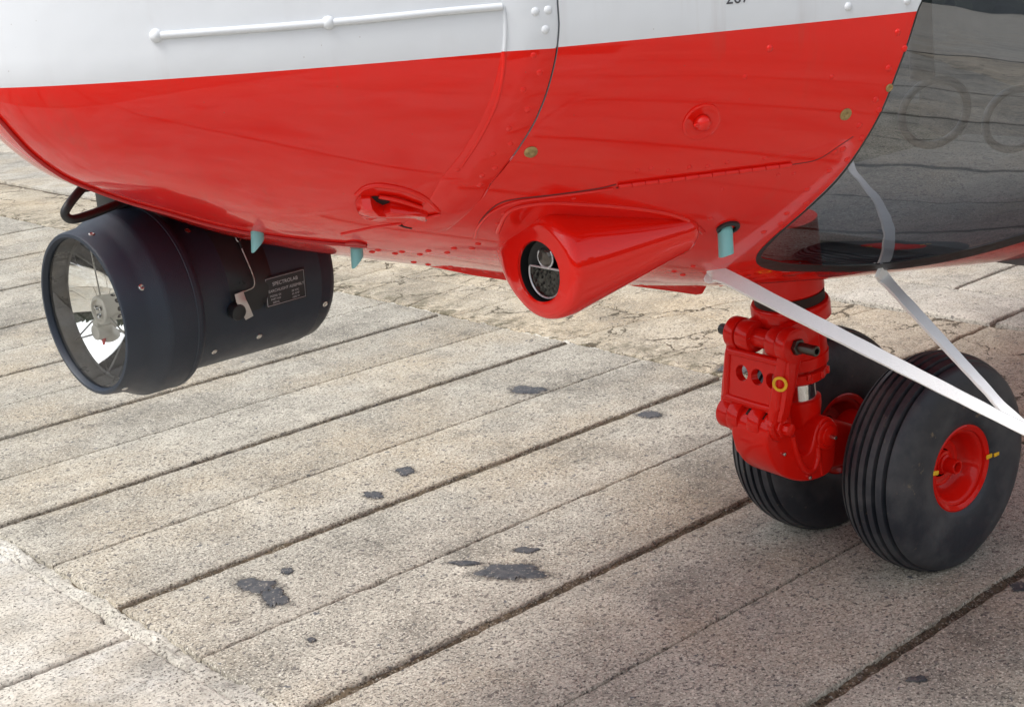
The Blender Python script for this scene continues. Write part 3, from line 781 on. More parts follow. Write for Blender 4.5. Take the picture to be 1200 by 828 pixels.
# turquoise drain tubes
def drain(px0, py0, px1, py1, r, cut, mt=CYAN, ring=None):
    P = HP(px0, py0, -.02); D = on_plane(px1, py1, HP(px0, py0, .008), HN(px0, py0).cross(Vector((0, 0, 1))).cross(Vector((0, 0, 1))))
    d = (D - P).normalized(); x, y, z = frame(d)
    bm = bmesh.new(); n = 28; rings = []
    L = (D - P).length
    for s, rr in ((0, r), (L * .5, r), (1, r)):
        rings.append([])
        for k in range(n):
            th = 2 * math.pi * k / n; q = x * math.cos(th) + y * math.sin(th)
            ss = s * 1.0 if s != 1 else L + cut * q.dot(Vector((-1, 0, 0))) * r
            rings[-1].append(bm.verts.new(P + d * ss + q * rr))
    top = rings[-1]; inn = [bm.verts.new(v.co - (v.co - (P + d * (v.co - P).dot(d))) * .22) for v in top]
    inn2 = [bm.verts.new(v.co - d * .03) for v in inn]
    for A, B in ((rings[0], rings[1]), (rings[1], top), (top, inn), (inn, inn2)):
        for k in range(n): bm.faces.new((A[k], A[(k + 1) % n], B[(k + 1) % n], B[k]))
    o = H(bmobj('drain_tube', bm, mt)); o['label'] = 'turquoise drain tube'
    if ring:
        H(lathe('tube_grommet', [(-.002, ring), (.003, ring), (.0045, ring * .93), (.0045, r * 1.05), (-.001, r)], HP(px0, py0, 0), HN(px0, py0), SEAL if mt is CYAN and ring < .02 else RED, n=30, cap=False))
drain(853, 266, 851, 299, .0105, .35, ring=.0165)
drain(416, 290, 419, 306, .0085, 1.2)
drain(298, 272, 302, 288, .0085, 1.2)
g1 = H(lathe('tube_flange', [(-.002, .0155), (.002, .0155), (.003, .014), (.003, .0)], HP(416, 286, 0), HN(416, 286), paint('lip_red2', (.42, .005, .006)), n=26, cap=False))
# keel antenna plates hanging under the belly centre line
def keel(xa, xb, dz, slope=0.0):
    za, zb = hull(xa, -math.pi / 2).z, hull(xb, -math.pi / 2).z
    y = 1.56
    pts = [Vector((xa, y, za + .05)), Vector((xb, y, zb + .05)), Vector((xb, y, zb - dz)), Vector(((xa + xb) / 2, y, (za + zb) / 2 - dz)), Vector((xa + .12, y, za - dz * .8)), Vector((xa, y, za - dz * .1))]
    H(prism('keel_plate', pts, (0, 1, 0), .05, RED, None, bev=.004))
def keel_px(out, y=1.63):
    H(prism('keel_plate', [on_plane(a, b, (0, y, 0), (0, 1, 0)) for a, b in out], (0, 1, 0), .035, RED, None, bev=.003))
keel_px([(500, 296), (512, 314), (545, 321), (592, 328), (640, 334), (640, 300)])
keel_px([(660, 300), (690, 321), (735, 334), (780, 340), (808, 344), (815, 343), (822, 330), (824, 300)])
# text on the white skin, only its feet are in the frame
def text_mesh(s, size, mt, name, ext=.0):
    c = bpy.data.curves.new(name, 'FONT'); c.body = s; c.size = size; c.extrude = ext; c.align_x = 'CENTER'
    o = bpy.data.objects.new('tmp', c); COL.objects.link(o)
    dg = bpy.context.evaluated_depsgraph_get(); dg.update()
    me = bpy.data.meshes.new_from_object(o.evaluated_get(dg)); me.name = name
    bpy.data.objects.remove(o); me.materials.clear(); me.materials.append(mt); return me
def place_text(me, P, xdir, n, parent_fn=None, name='lettering'):
    n = Vector(n).normalized(); x = Vector(xdir); x = (x - n * x.dot(n)).normalized(); y = n.cross(x)
    for v in me.vertices: v.co = Vector(P) + x * v.co.x + y * v.co.y + n * (v.co.z)
    return link(name, me)
P = HP(864, 4, .0008); n = HN(864, 4)
H(place_text(text_mesh('267', .022, INK, 'lettering'), P, Vector((1, 0, 0)), n)).name = 'lettering'

# ------------------------------------------------------------------ landing light fairing
def fairing():
    C0 = depth_pt(631, 315, 1.88); r0 = .0715
    tipx = HP(815, 272, 0); tipn = HN(815, 272)
    A = Vector((1, .0, 0))
    V = []; n = 64; rings = []
    inw = Vector((.0, .80, .60))                         # towards the hull
    bm = bmesh.new()
    fr = [(-.000, .62), (-.0005, .80), (.0015, .90), (.006, .96), (.014, .99), (.030, 1.0)]
    sections = [(C0 + A * s, r0 * k) for s, k in fr]
    N = 26
    tipc = HP(783, 272, .002)
    for i in range(1, N + 1):
        t = i / N
        c = C0 + A * .03 + (tipc - C0 - A * .03) * t
        r = r0 * (1 - t * .52)
        sections.append((c, r))
    dd = (tipc - sections[-2][0]).normalized(); re_ = sections[-1][1]
    for t in (.3, .55, .75, .9, 1.0): sections.append((tipc + dd * re_ * 1.1 * t, re_ * math.sqrt(max(.004, 1 - t * t))))
    for c, r in sections:
        ring = []
        for k in range(n):
            th = 2 * math.pi * k / n; q = Vector((0, math.cos(th), math.sin(th)))
            e = q.dot(inw); ext = 1.0
            # capsule towards the hull
            tt = cl((c.x - C0.x) / .05); p = c + q * r + ((inw * (.004 + .11 * tt)) if e > -.02 else Vector())
            ring.append(bm.verts.new(p))
        rings.append(ring)
    for a, b in zip(rings, rings[1:]):
        for k in range(n): bm.faces.new((a[k], a[(k + 1) % n], b[(k + 1) % n], b[k]))
    # front ring inwards to the opening
    ro = .0425; Co = C0 + Vector((0, .0, -.005))
    inner = [bm.verts.new(Co + Vector((-.0005, math.cos(2 * math.pi * k / n) * ro * .95, math.sin(2 * math.pi * k / n) * ro * 1.0))) for k in range(n)]
    inn2 = [bm.verts.new(v.co + Vector((.004, 0, 0)) + (Co - v.co) * .02) for v in inner]
    for a, b in ((inner, rings[0]), (inn2, inner)):
        for k in range(n): bm.faces.new((a[k], a[(k + 1) % n], b[(k + 1) % n], b[k]))
    f = H(bmobj('light_fairing', bm, RED, ang=60)); f['label'] = 'red teardrop fairing with a round light opening'
    # edge flange where it meets the hull
    hull_line('fairing_flange', [(583, 272), (592, 252), (606, 243), (640, 238), (690, 240), (740, 244), (785, 251), (812, 262), (824, 272)], .0035, RED, .5)
    # recess and lamp
    def kid(o): o.parent = f; return o
    kid(lathe('lamp_recess', [(.003, .0418), (.02, .0415), (.024, .036), (.026, 0)], Co, A, SEAL, n=48, cap=False))
    Cl = Co + A * .012
    def D(rad, zc, cut, inset=0):
        pts = []
        for k in range(49):
            th = math.pi * 2 * k / 48; y = math.cos(th) * rad; z = math.sin(th) * rad
            pts.append(Vector((0, y, min(z, cut)))); 
        q = []
        for p in pts[:-1]:
            if not q or (p - q[-1]).length > .0008: q.append(p)
        return [Cl + Vector((0, 0, zc)) + p for p in q]
    o1 = D(.031, -.006, .010)
    kid(bmobj('lamp_rim', tube_bm(bmesh.new(), o1 + [o1[0]], .0016, 8), simple('rim_grey', (.6, .62, .64), .3, .6), ang=70))
    bm = bmesh.new(); bm.faces.new([bm.verts.new(p) for p in o1])
    lens, lt, lb = mat('lamp_lens_glass'); k = NB(lt)
    k.l(k.mix(k.ramp(k.noise(170, 4, .6).outputs[0], [(.4, 0.0), (.6, 1.0)]), (.03, .03, .03), (.075, .075, .07)), lb.inputs['Base Color'])
    lb.inputs['Roughness'].default_value = .12; lb.inputs['Metallic'].default_value = .8; k.bump(k.vor(160).outputs['Distance'], .35, .001, lb)
    kid(bmobj('lamp_lens', bm, lens, smooth=False))
    c2 = Cl + Vector((0, -.002, .0185))
    kid(bmobj('lamp_rim', tube_bm(bmesh.new(), [c2 + Vector((0, math.cos(t) * .014, math.sin(t) * .014)) for t in np.linspace(R(140), R(395), 24)], .0015, 8), bpy.data.materials['rim_grey'], ang=70))
    kid(lathe('lamp_lens', [(0, .0135), (-.004, .010), (-.006, .0)], c2, A, simple('small_lens', (.10, .09, .08), .1, .5), n=24, cap=False))
fairing()

# ------------------------------------------------------------------ nose landing gear
GA = -.1
LG = Vector((math.cos(GA), math.sin(GA), 0)); TG = Vector((math.sin(GA), -math.cos(GA), 0)); W0 = Vector((2.489, 1.689, .0)); UP = Vector((0, 0, 1))
def G(l, t, z): return W0 + LG * l + TG * t + UP * z
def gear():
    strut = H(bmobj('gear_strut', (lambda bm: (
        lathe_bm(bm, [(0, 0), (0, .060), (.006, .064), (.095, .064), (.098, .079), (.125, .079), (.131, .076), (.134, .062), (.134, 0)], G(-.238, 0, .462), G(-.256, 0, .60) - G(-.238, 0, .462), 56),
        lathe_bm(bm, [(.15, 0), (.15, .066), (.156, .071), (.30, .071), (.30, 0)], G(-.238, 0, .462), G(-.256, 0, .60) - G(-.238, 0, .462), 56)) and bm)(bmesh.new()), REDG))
    strut['label'] = 'red oleo strut of the nose gear'
    def S(o): o.parent = strut; o.matrix_parent_inverse = Matrix.Identity(4); return o
    AX0 = G(-.238, 0, .462); AD = (G(-.256, 0, .60) - AX0).normalized()
    S(lathe('swivel_groove', [(.130, .070), (.152, .070)], AX0, AD, DARK, n=48, cap=False))
    S(lathe('lower_flange', [(-.036, 0), (-.036, .050), (-.031, .057), (-.012, .059), (-.010, .052), (-.003, .052), (-.001, .064), (.022, .066), (.026, .060), (.026, 0)], AX0, AD, REDG, n=56))
    for k, a in enumerate((-70, -40, -8, 25, 60)):
        x, y, z = frame(AD, LG); d = (-LG * math.cos(R(a)) + TG * math.sin(R(a)) * 1)
        d = (TG * math.cos(R(a)) - LG * math.sin(R(a)))
        c = AX0 + d * .058 - AD * .020
        S(cyl('flange_bolt', c - AD * .006, c + AD * .008, .0062, REDG, b=.001, n=6))
    S(lathe('piston', [(-.10, .033), (-.01, .033)], AX0, AD, CHROME, n=48, cap=False))
    S(lathe('piston_foot', [(-.19, 0), (-.19, .030), (-.120, .036), (-.095, .041), (-.080, .041), (-.078, .036), (-.078, 0)], AX0, AD, REDG, n=48))
    # upper lugs on the barrel and the pin through them
    pz, pl = .534, -.344
    for t, hw_ in ((-.022, .018), (.056, .014)):
        S(bmobj('strut_lug', (lambda bm: (cyl_bm(bm, G(pl, t - hw_, pz), G(pl, t + hw_, pz), .031, .003, 40),) and bm)(bmesh.new()), REDG))
        S(prism('strut_lug', [G(pl, t, pz + .029), G(-.25, t, pz + .050), G(-.24, t, pz - .035), G(pl, t, pz - .029)], TG, hw_ * 1.8, REDG, None, bev=.006))
    S(cyl('pin_sleeve', G(pl, -.03, pz), G(pl, .04, pz), .019, REDG))
    S(cyl('hinge_pin', G(pl, -.09, pz), G(pl, .12, pz), .0085, DARKBOLT))
    S(cyl('hinge_pin', G(pl, -.104, pz), G(pl, -.060, pz), .0115, BLACKM))
    S(cyl('pin_nut', G(pl, .099, pz), G(pl, .109, pz), .0165, DARKBOLT, n=6))
    S(bmobj('pin_end', lathe_bm(bmesh.new(), [(0, 0), (0, .0105), (.044, .0105), (.0455, .009), (.0455, .006), (.036, .006), (.036, 0)], G(pl, .105, pz), TG, 24), DARKBOLT))
    c = G(pl - .02, -.008, pz + .002); S(cyl('grease_nipple', c, c - LG * .008, .0042, STEEL, b=.001, n=12))
    # torque link: frame with three holes
    lz, ll = .365, -.354
    def pl_(t, z): 
        f = (z - lz) / (pz - lz); return G(ll + (pl - ll) * f - .006, t, z)
    outer = [(-.054, .523), (-.044, .503), (.064, .503), (.074, .523), (.098, .523), (.098, .47), (.088, .41), (.080, .383), (.052, .378), (.046, .393), (-.050, .393), (-.056, .375), (-.086, .375), (-.082, .433), (-.070, .523)]
    th = .024
    bm = bmesh.new()
    nrm = (pl_(0, .5) - pl_(0, .4)).cross(TG).normalized()
    # flat web with real holes, from a triangulated outline
    P2 = [Vector(q) for q in outer]; E = [(i, (i + 1) % len(P2)) for i in range(len(P2))]
    holes = [(-.027, .460, .0165), (.015, .460, .0165), (.054, .460, .0155)]
    HR = []
    for (hx, hz, hr) in holes:
        i0 = len(P2); P2 += [Vector((hx + hr * math.cos(2 * math.pi * k / 28), hz + hr * math.sin(2 * math.pi * k / 28))) for k in range(28)]
        E += [(i0 + k, i0 + (k + 1) % 28) for k in range(28)]; HR.append(range(i0, i0 + 28))
    vs, es, fs, ov, *_ = delaunay_2d_cdt(P2, E, [], 1, 1e-6)
    keep = []
    for f in fs:
        c = sum((vs[i] for i in f), Vector((0, 0))) / len(f)
        if all((c - Vector(h[:2])).length > h[2] * .98 for h in holes): keep.append(tuple(f))
    def lift(v, o): return pl_(v.x, v.y) + nrm * o
    A = [bm.verts.new(lift(v, -th / 2)) for v in vs]; B = [bm.verts.new(lift(v, th / 2 - .006)) for v in vs]
    cnt = {}
    for f in keep:
        bm.faces.new([A[i] for i in f]); bm.faces.new([B[i] for i in f][::-1])
        for i, j in zip(f, f[1:] + f[:1]): cnt.setdefault(frozenset((i, j)), []).append((i, j))
    for e in cnt.values():
        if len(e) == 1: i, j = e[0]; bm.faces.new((A[i], A[j], B[j], B[i]))
    bmesh.ops.recalc_face_normals(bm, faces=bm.faces[:])
    es_ = [e for e in bm.edges if len(e.link_faces) == 2 and e.calc_face_angle(0) > R(50)]
    bmesh.ops.bevel(bm, geom=es_, offset=.0018, segments=2, affect='EDGES', clamp_overlap=True)
    link_ = S(bmobj('torque_link', bm, REDG, ang=40))
    # raised rim round the web on the front face
    rim = [(-.060, .499), (.066, .499), (.076, .491), (.068, .411), (.058, .403), (-.062, .403), (-.070, .411), (-.066, .491)]
    fs_ = -1 if nrm.dot(LG) > 0 else 1
    rp = [lift(Vector(q), fs_ * (th / 2 - .002)) for q in rim]
    S(bmobj('link_rim', tube_bm(bmesh.new(), [p for p in smooth_path(rp + [rp[0]], 3)], .0085, 8), REDG, ang=70))
    for t0, t1, r in ((-.068, -.042, .033), (.073, .099, .035)):
        S(cyl('link_eye', G(pl, t0, pz), G(pl, t1, pz), r, REDG, b=.0025, n=44))
    for t0, t1, r in ((-.086, -.056, .032), (.040, .066, .029)):
        S(cyl('link_eye', G(ll, t0, lz), G(ll, t1, lz), r, REDG, b=.0025, n=40))
    S(prism('link_cheek', [G(pl - .024, .085, .535), G(pl + .026, .085, .525), G(ll + .020, .055, .37), G(ll - .024, .055, .37)], TG + UP * -.2, .026, REDG, None, bev=.008))
    for tt_ in (-.040, .004): S(cyl('pin_gap', G(ll, tt_ - .0012, lz), G(ll, tt_ + .0012, lz), .0365, DARK, b=.0003, n=40)) if 0 else None
    # yellow ring painted on the cheek, a flat ring
    c = G(-.357, .082, .462)
    S(bmobj('yellow_ring', lathe_bm(bmesh.new(), [(0, .0095), (0.0012, .0098), (0.0012, .0152), (0, .0155)], c - LG * .016, (-LG * .92 + TG * .40), 32, cap=False), YEL))
    # lower pin
    S(cyl('pin_sleeve', G(ll, -.02, lz), G(ll, .03, lz), .012, REDG)); 
    S(cyl('pin_sleeve', G(ll, -.09, lz), G(ll, .06, lz), .0095, REDG))
    S(cyl('pin_nut', G(ll, .065, lz), G(ll, .076, lz), .020, REDG, n=6)); S(cyl('pin_nut', G(ll, .074, lz), G(ll, .092, lz), .0125, REDG, n=8))
    for tt_, pp in ((-.0545, 0), (-.007, 0), (.0380, 0), (-.0415, 1), (.0715, 1)):
        a_, z_ = (pl, pz) if pp else (ll, lz); S(cyl('gap_shade_disc', G(a_, tt_ - .003, z_), G(a_, tt_ + .003, z_), .0275, DARK, b=.0003, n=32))  # near-black discs paint the shade in the gaps between the eyes
    # rocking lever (claw): outline in side view
    prof = [(-.352, .398), (-.382, .375), (-.388, .340), (-.380, .308), (-.362, .276), (-.332, .250), (-.292, .232), (-.250, .224), (-.215, .226), (-.197, .240), (-.190, .265), (-.186, .305),
            (-.192, .333), (-.208, .348), (-.228, .350), (-.245, .336), (-.256, .308), (-.268, .290), (-.286, .287), (-.300, .300), (-.312, .325), (-.322, .352), (-.328, .385)]
    prof = [(p.x, p.y) for p in smooth_path([(a, b, 0) for a, b in prof], 3)][:-1]
    lev = S(prism('rocking_lever', [G(a, .010, b) for a, b in prof], TG, .10, REDG, None, bev=.006, seg=4, ang=60))
    lev['label'] = 'red cast rocking lever under the strut'
    for t0, t1 in ((-.053, -.022), (.004, .036)):
        S(cyl('lever_eye', G(ll, t0, lz), G(ll, t1, lz), .036, REDG, b=.0025, n=44))
    # widened front of the lever between the eyes
    S(prism('lever_web', [G(-.385, -.008, .345), G(-.350, -.008, .330), G(-.30, -.008, .285), G(-.30, -.008, .243), G(-.335, -.008, .256), G(-.370, -.008, .292)], TG, .088, REDG, None, bev=.012, seg=4, ang=60))
    # pocket rim and pivot boss on the outer cheek
    S(lathe('pivot_boss', [(0, .030), (.004, .030), (.006, .027), (.006, .022), (.010, .021), (.012, .017), (.012, 0)], G(-.219, .0602, .312), TG, REDG, n=40, cap=False))
    S(cyl('grease_nipple', G(-.219, .066, .312), G(-.219, .086, .312), .0042, STEEL, b=.001, n=12))
    S(bmobj('lever_rib', tube_bm(bmesh.new(), smooth_path([G(-.318, .058, .335), G(-.306, .060, .292), G(-.286, .060, .258), G(-.262, .060, .248), G(-.246, .060, .268), G(-.244, .058, .292)], 6), .0070, 10), REDG, ang=70))
    S(bmobj('lever_rib', tube_bm(bmesh.new(), smooth_path([G(-.236, .058, .340), G(-.243, .060, .30), G(-.239, .060, .262), G(-.232, .058, .230)], 6), .004, 10), REDG, ang=70))
    for (l, z) in ((-.345, .306), (-.272, .236)): S(cyl('grease_nipple', G(l, .060, z), G(l, .066, z), .0036, STEEL, b=.001, n=12))
    # trailing arm and axle
    S(prism('trailing_arm', [G(-.21, 0, .335), G(-.14, 0, .315), G(-.03, 0, .262), G(.035, 0, .235), G(.03, 0, .198), G(-.03, 0, .19), G(-.13, 0, .215), G(-.21, 0, .225)], TG, .085, REDG, None, bev=.016, seg=4, ang=60))
    S(cyl('axle', G(0, -.185, .225), G(0, .185, .225), .024, REDG))
    S(lathe('brake_drum', [(-.08, 0), (-.08, .05), (-.075, .055), (.075, .055), (.08, .05), (.08, 0)], G(0, 0, .225), TG, REDG, n=44))
gear()

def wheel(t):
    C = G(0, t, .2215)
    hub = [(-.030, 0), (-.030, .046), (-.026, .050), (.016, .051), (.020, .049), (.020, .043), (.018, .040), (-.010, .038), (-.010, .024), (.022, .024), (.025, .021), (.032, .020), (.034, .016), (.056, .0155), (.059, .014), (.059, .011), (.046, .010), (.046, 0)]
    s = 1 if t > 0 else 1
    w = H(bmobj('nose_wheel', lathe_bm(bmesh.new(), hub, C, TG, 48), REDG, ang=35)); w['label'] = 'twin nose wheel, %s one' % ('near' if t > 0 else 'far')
    def S(o): o.parent = w; return o
    for sg in (1, -1):
        pr = [(.018, .030), (.020, .050), (.030, .060), (.046, .066), (.056, .071), (.060, .074), (.061, .079), (.066, .080), (.068, .084), (.070, .0885), (.068, .0925), (.060, .094)]
        S(bmobj('rim', lathe_bm(bmesh.new(), pr, C, TG * sg, 64, cap=False), REDG, ang=50))
    S(lathe('hub_cavity_shade', [(.012, .0385), (-.008, .0375), (-.008, .0245)], C, TG, DARK, n=40, cap=False))  # near-black lining paints the shade inside the hub recess
    for k in range(6):
        a = R(60 * k + 15); x, y, z = frame(TG); c = C + TG * .0 + (x * math.cos(a) + y * math.sin(a)) * .031 - TG * .008
        S(cyl('wheel_bolt', c, c + TG * .012, .0045, REDG, b=.001, n=6))
    # tyre: ribs and grooves round the tread
    Rr, hw = .231, .079; pr = []
    def crown(u): return Rr - .017 * abs(u / .060) ** 2.3
    pr.append((-.062, .088)); side = [(-.070, .093), (-.0755, .104), (-.0785, .125), (-.0795, .145), (-.0785, .165), (-.0755, .182), (-.0705, .196), (-.0655, .2055)]
    pr += side
    grooves = [-.050, -.030, -.010, .010, .030, .050]
    us = []
    for g in grooves: us += [g - .0042, g - .0030, g + .0030, g + .0042]
    seq = [(-.0605, 0)]
    for g in grooves: seq += [(g - .0042, 0), (g - .0030, 1), (g + .0030, 1), (g + .0042, 0)]
    seq += [(.0605, 0)]
    for u, gd in seq: pr.append((u, crown(u) - (.0125 if gd else 0)))
    pr += [(-a, b) for a, b in side[::-1]] + [(.062, .088)]
    n = 150; bm = lathe_bm(bmesh.new(), pr, C, TG, n, cap=False)
    for v in bm.verts:
        if v.co.z < .022:
            k = (.022 - v.co.z); d = (v.co - C).dot(TG)
            v.co += TG * (k * .35 * (1 if d > 0 else -1)); v.co.z = max(v.co.z, .0012)
    S(bmobj('tyre', bm, RUB, ang=38))
    # yellow slip marks across rim and tyre
    for a, r0, r1 in ((R(2), .078, .112), (R(170), .080, .098)):
        if t < 0: continue
        d = LG * math.cos(a) + UP * math.sin(a); q = TG.cross(d)
        S(box('slip_mark', C + TG * .0715 + d * (r0 + .009), (d, q, TG), (.018, .009, .003), YEL, None, bev=.001))
        S(box('slip_mark', C + TG * .0755 + d * (r1 - .006), (d, q, TG), (.016, .008, .003), YEL, None, bev=.001)) if a < 1 else None
    return w
wheel(.156); wheel(-.156)

# ------------------------------------------------------------------ things behind the window
def interior():
    H(box('cockpit_floor', (3.1, 1.70, .70), ((1, 0, 0), (0, 1, 0), UP), (1.5, .9, .02), INT, None))
    for c, r in (((1095, 132), .062), ((1190, 140), .062)):
        P = on_plane(*c, (0, 1.45, 0), (0, 1, 0)); n = Vector((-.55, -.8, -.2))
        x, y, z = frame(n)
        H(bmobj('pedal_ring', tube_bm(bmesh.new(), [P + (x * math.cos(t) + y * math.sin(t)) * r for t in np.linspace(0, 2 * math.pi, 40)], .008, 10), INTL, ang=70))
    P = on_plane(1077, 0, (0, 1.40, 0), (0, 1, 0)); Q = on_plane(1081, 92, (0, 1.40, 0), (0, 1, 0))
    H(bmobj('pedal_arm', tube_bm(bmesh.new(), smooth_path([P + UP * .1, P, Q], 6), .021, 14), INTL, ang=70))
    H(box('cockpit_bulkhead', (3.62, 1.70, 1.25), ((0, 1, 0), UP, (1, 0, 0)), (1.2, 1.1, .02), INT, None))
    H(box('cockpit_bulkhead', (1.75, 1.70, 1.12), ((0, 1, 0), UP, (1, 0, 0)), (.62, .5, .02), INT, None))
interior()

# ------------------------------------------------------------------ searchlight
def searchlight():
    C = Vector((.843, 1.885, .852)); a, t = .051, .013
    A = Vector((math.cos(a) * math.cos(t), math.sin(a) * math.cos(t), math.sin(t))); L = .352
    root = empty('searchlight', tuple(C + A * .17))
    tag(root, 'black cylindrical searchlight with glass front hung under the red nose', 'searchlight')
    inv = Matrix.Translation(-(C + A * .17))
    def S(o): o.parent = root; o.matrix_parent_inverse = inv; return o
    S(lathe('bezel', [(.022, .1085), (.004, .1095), (0, .112), (.0005, .1165), (.004, .1185), (.030, .1215), (.040, .1255), (.056, .1335)], C, A, SLMAT, n=96, cap=False, ang=40))
    S(lathe('hood', [(.056, .1335), (.060, .1352), (.064, .1358), (.106, .1358), (.112, .1350), (.116, .1325), (.117, .118)], C, A, SLMAT, n=96, cap=False, ang=30))
    S(lathe('hood_band', [(.102, .1358), (.103, .1366), (.108, .1366), (.109, .1350)], C, A, SLMAT, n=96, cap=False))
    bd = S(lathe('housing', [(.113, .1195), (.20, .1215), (.318, .1245), (.330, .1245), (.332, .1232), (.349, .1222), (.359, .117), (.365, .105), (.366, 0)], C, A, SLMAT, n=96, cap=False, ang=30))
    S(lathe('inner_barrel', [(.010, .1085), (.036, .107), (.038, .102)], C, A, simple('barrel_bronze', (.15, .14, .13), .3, .4, var=.4), n=80, cap=False))
    mir, mt_, mb = mat('mirror'); mb.inputs['Metallic'].default_value = 1; mb.inputs['Roughness'].default_value = .03; mb.inputs['Base Color'].default_value = (.93, .92, .90, 1)
    prof = [(.038 + .042 * (1 - (r / .100) ** 2), r) for r in [.102 - .004 * k for k in range(23)]]
    S(lathe('reflector', prof + [(.080, .012), (.080, 0)], C, A, mir, n=80, cap=False, ang=80))
    S(lathe('front_glass', [(.0075, .1095), (.006, .08), (.0052, .04), (.005, 0)], C, A, CLEAR, n=80, cap=False, ang=80, flip=-1))
    # lamp: barrel on the axis with a ring of holes, four small lamps in its end
    hubm = simple('lamp_ceramic', (.78, .74, .66), .45, .1, var=.15)
    lamp = S(lathe('lamp_holder', [(.082, .0205), (.080, .0205), (.045, .0195), (.034, .0215), (.026, .0215), (.024, .0195), (.024, .0165), (.029, .0155), (.029, 0)], C, A, hubm, n=40, cap=False))
    x, y, z = frame(A)
    for k in range(10):
        th = 2 * math.pi * k / 10; d = x * math.cos(th) + y * math.sin(th)
        for s in (.048, .066): 
            q = C + A * s + d * (.0185 - (s - .045) * .04); S(cyl('vent_hole', q, q + d * .0012, .0036, DARK, b=.0002, n=12))
    for k in range(3):
        th = 2 * math.pi * k / 3 + .5; q = C + A * .026 + (x * math.cos(th) + y * math.sin(th)) * .0075
        S(lathe('lamp_bead', [(0, .0045), (-.003, .0035), (-.0045, 0)], q, A, CHROME, n=16, cap=False))
    for th in (R(88), R(208), R(328)):
        d = x * math.cos(th) + y * math.sin(th)
        S(cyl('spoke', C + A * .032 + d * .020, C + A * .030 + d * .107, .0012, STEEL, b=.0002, n=8))
    # igniter: small block low inside and its lead
    q = C + A * .05 - y * .055 * (1 if y.z > 0 else -1) - x * .02
    lat = Vector((0, 0, 1)).cross(A).normalized()       # +Y side
    q = C + A * .055 - UP * .045 + lat * .055
    S(cyl('igniter_cap', q - A * .012, q + A * .014, .012, hubm)); S(cyl('igniter_cap', q + UP * .012 - A * .01, q + UP * .012 + A * .012, .008, hubm))
    S(tube('igniter_lead', [q - UP * .01, q - UP * .034 - lat * .008, q - UP * .045 - lat * .045], .0028, simple('lead_white', (.8, .78, .74), .4), n=8))
    S(tube('igniter_lead', [q - UP * .006, q - UP * .026 - lat * .004], .0036, RED, n=8, k=3))
    # screws round hood and housing, placed on the camera side
    def ang_pt(s, deg, r): 
        d = -lat * math.cos(R(deg)) + UP * math.sin(R(deg)); return C + A * s + d * r, d
    for s, deg, r in ((.034, 22, .1225), (.016, 75, .1195), (.145, 55, .1195), (.150, -42, .1195), (.225, -38, .1222), (.341, -25, .1222), (.016, -60, .119), (.225, 60, .1195)):
        q, d = ang_pt(s, deg, r); S(lathe('screw', [(-.001, .0048), (.0012, .0046), (.002, .003), (.001, .0012), (.001, 0)], q, d, STEEL, n=16, cap=False))
    # side yoke arm: dark plate wrapped on the flank, and its bolt
    V = []; F = []
    n = 26
    for j in range(n + 1):
        deg = 88 - (88 + 12) * j / n; wd = .040 if j < n - 3 else .040 * math.sqrt(max(0.02, 1 - ((j - n + 3) / 3.2) ** 2))
        for i in range(5):
            s = .208 + (i / 4 - .5) * 2 * wd; r = .1275 if 0 < i < 4 else .1205
            q, d = ang_pt(s, deg, r); V.append(q)
    for j in range(n):
        for i in range(4): F.append((j * 5 + i, j * 5 + i + 1, (j + 1) * 5 + i + 1, (j + 1) * 5 + i))
    S(mesh('yoke_arm', V, F, BLACKM, ang=40))
    q, d = ang_pt(.172, -9, .124); S(cyl('yoke_bolt', q - d * .004, q + d * .012, .012, BLACKM, n=20))
    # mount column and block to the belly
    top = C + A * .150 + UP * .120
    S(box('mount_bracket', C + A * .105 + UP * .145 + lat * .03, (A, lat, UP), (.055, .06, .09), BLACKM, None, bev=.004))
    S(box('mount_bracket', C + A * .235 + UP * .140, (A, lat, UP), (.10, .11, .10), BLACKM, None, bev=.006))
    S(box('mount_bracket', C + A * .165 + UP * .124 - lat * .01, (A, lat, UP), (.045, .05, .016), SLMAT, None, bev=.004))
    # cable loop
    def on_y(px, py, y): return on_plane(px, py, (0, y, 0), (0, 1, 0))
    S(tube('power_cable', [on_y(px, py, yy) for px, py, yy in ((112, 205, 1.84), (96, 221, 1.80), (82, 238, 1.79), (76, 250, 1.79), (84, 257, 1.79), (104, 252, 1.80), (128, 243, 1.82), (152, 233, 1.86), (170, 222, 1.9))], .0062, SEAL, n=12, k=7))
    S(tube('thin_lead', [on_y(px, py, 1.86) for px, py in ((116, 212), (122, 224), (132, 231), (146, 232))], .0018, SEAL, n=8, k=6))
    S(tube('thin_lead', [on_y(px, py, 1.85) for px, py in ((100, 224), (108, 222), (114, 214))], .0016, SEAL, n=8, k=6))
    # name plate on the flank
    q, d = ang_pt(.262, -3, .1240)
    tx = A; up = d.cross(tx); up = up if up.z > 0 else -up
    cen = q + d * .001
    S(box('nameplate', cen, (tx, up, d), (.074, .046, .0016), ALU, None, bev=.0006))
    S(bmobj('plate_border', tube_bm(bmesh.new(), [cen + d * .001 + tx * i * .0345 + up * j * .0205 for i, j in ((-1, -1), (1, -1), (1, 1), (-1, 1), (-1, -1))], .0004, 4), PRINT))
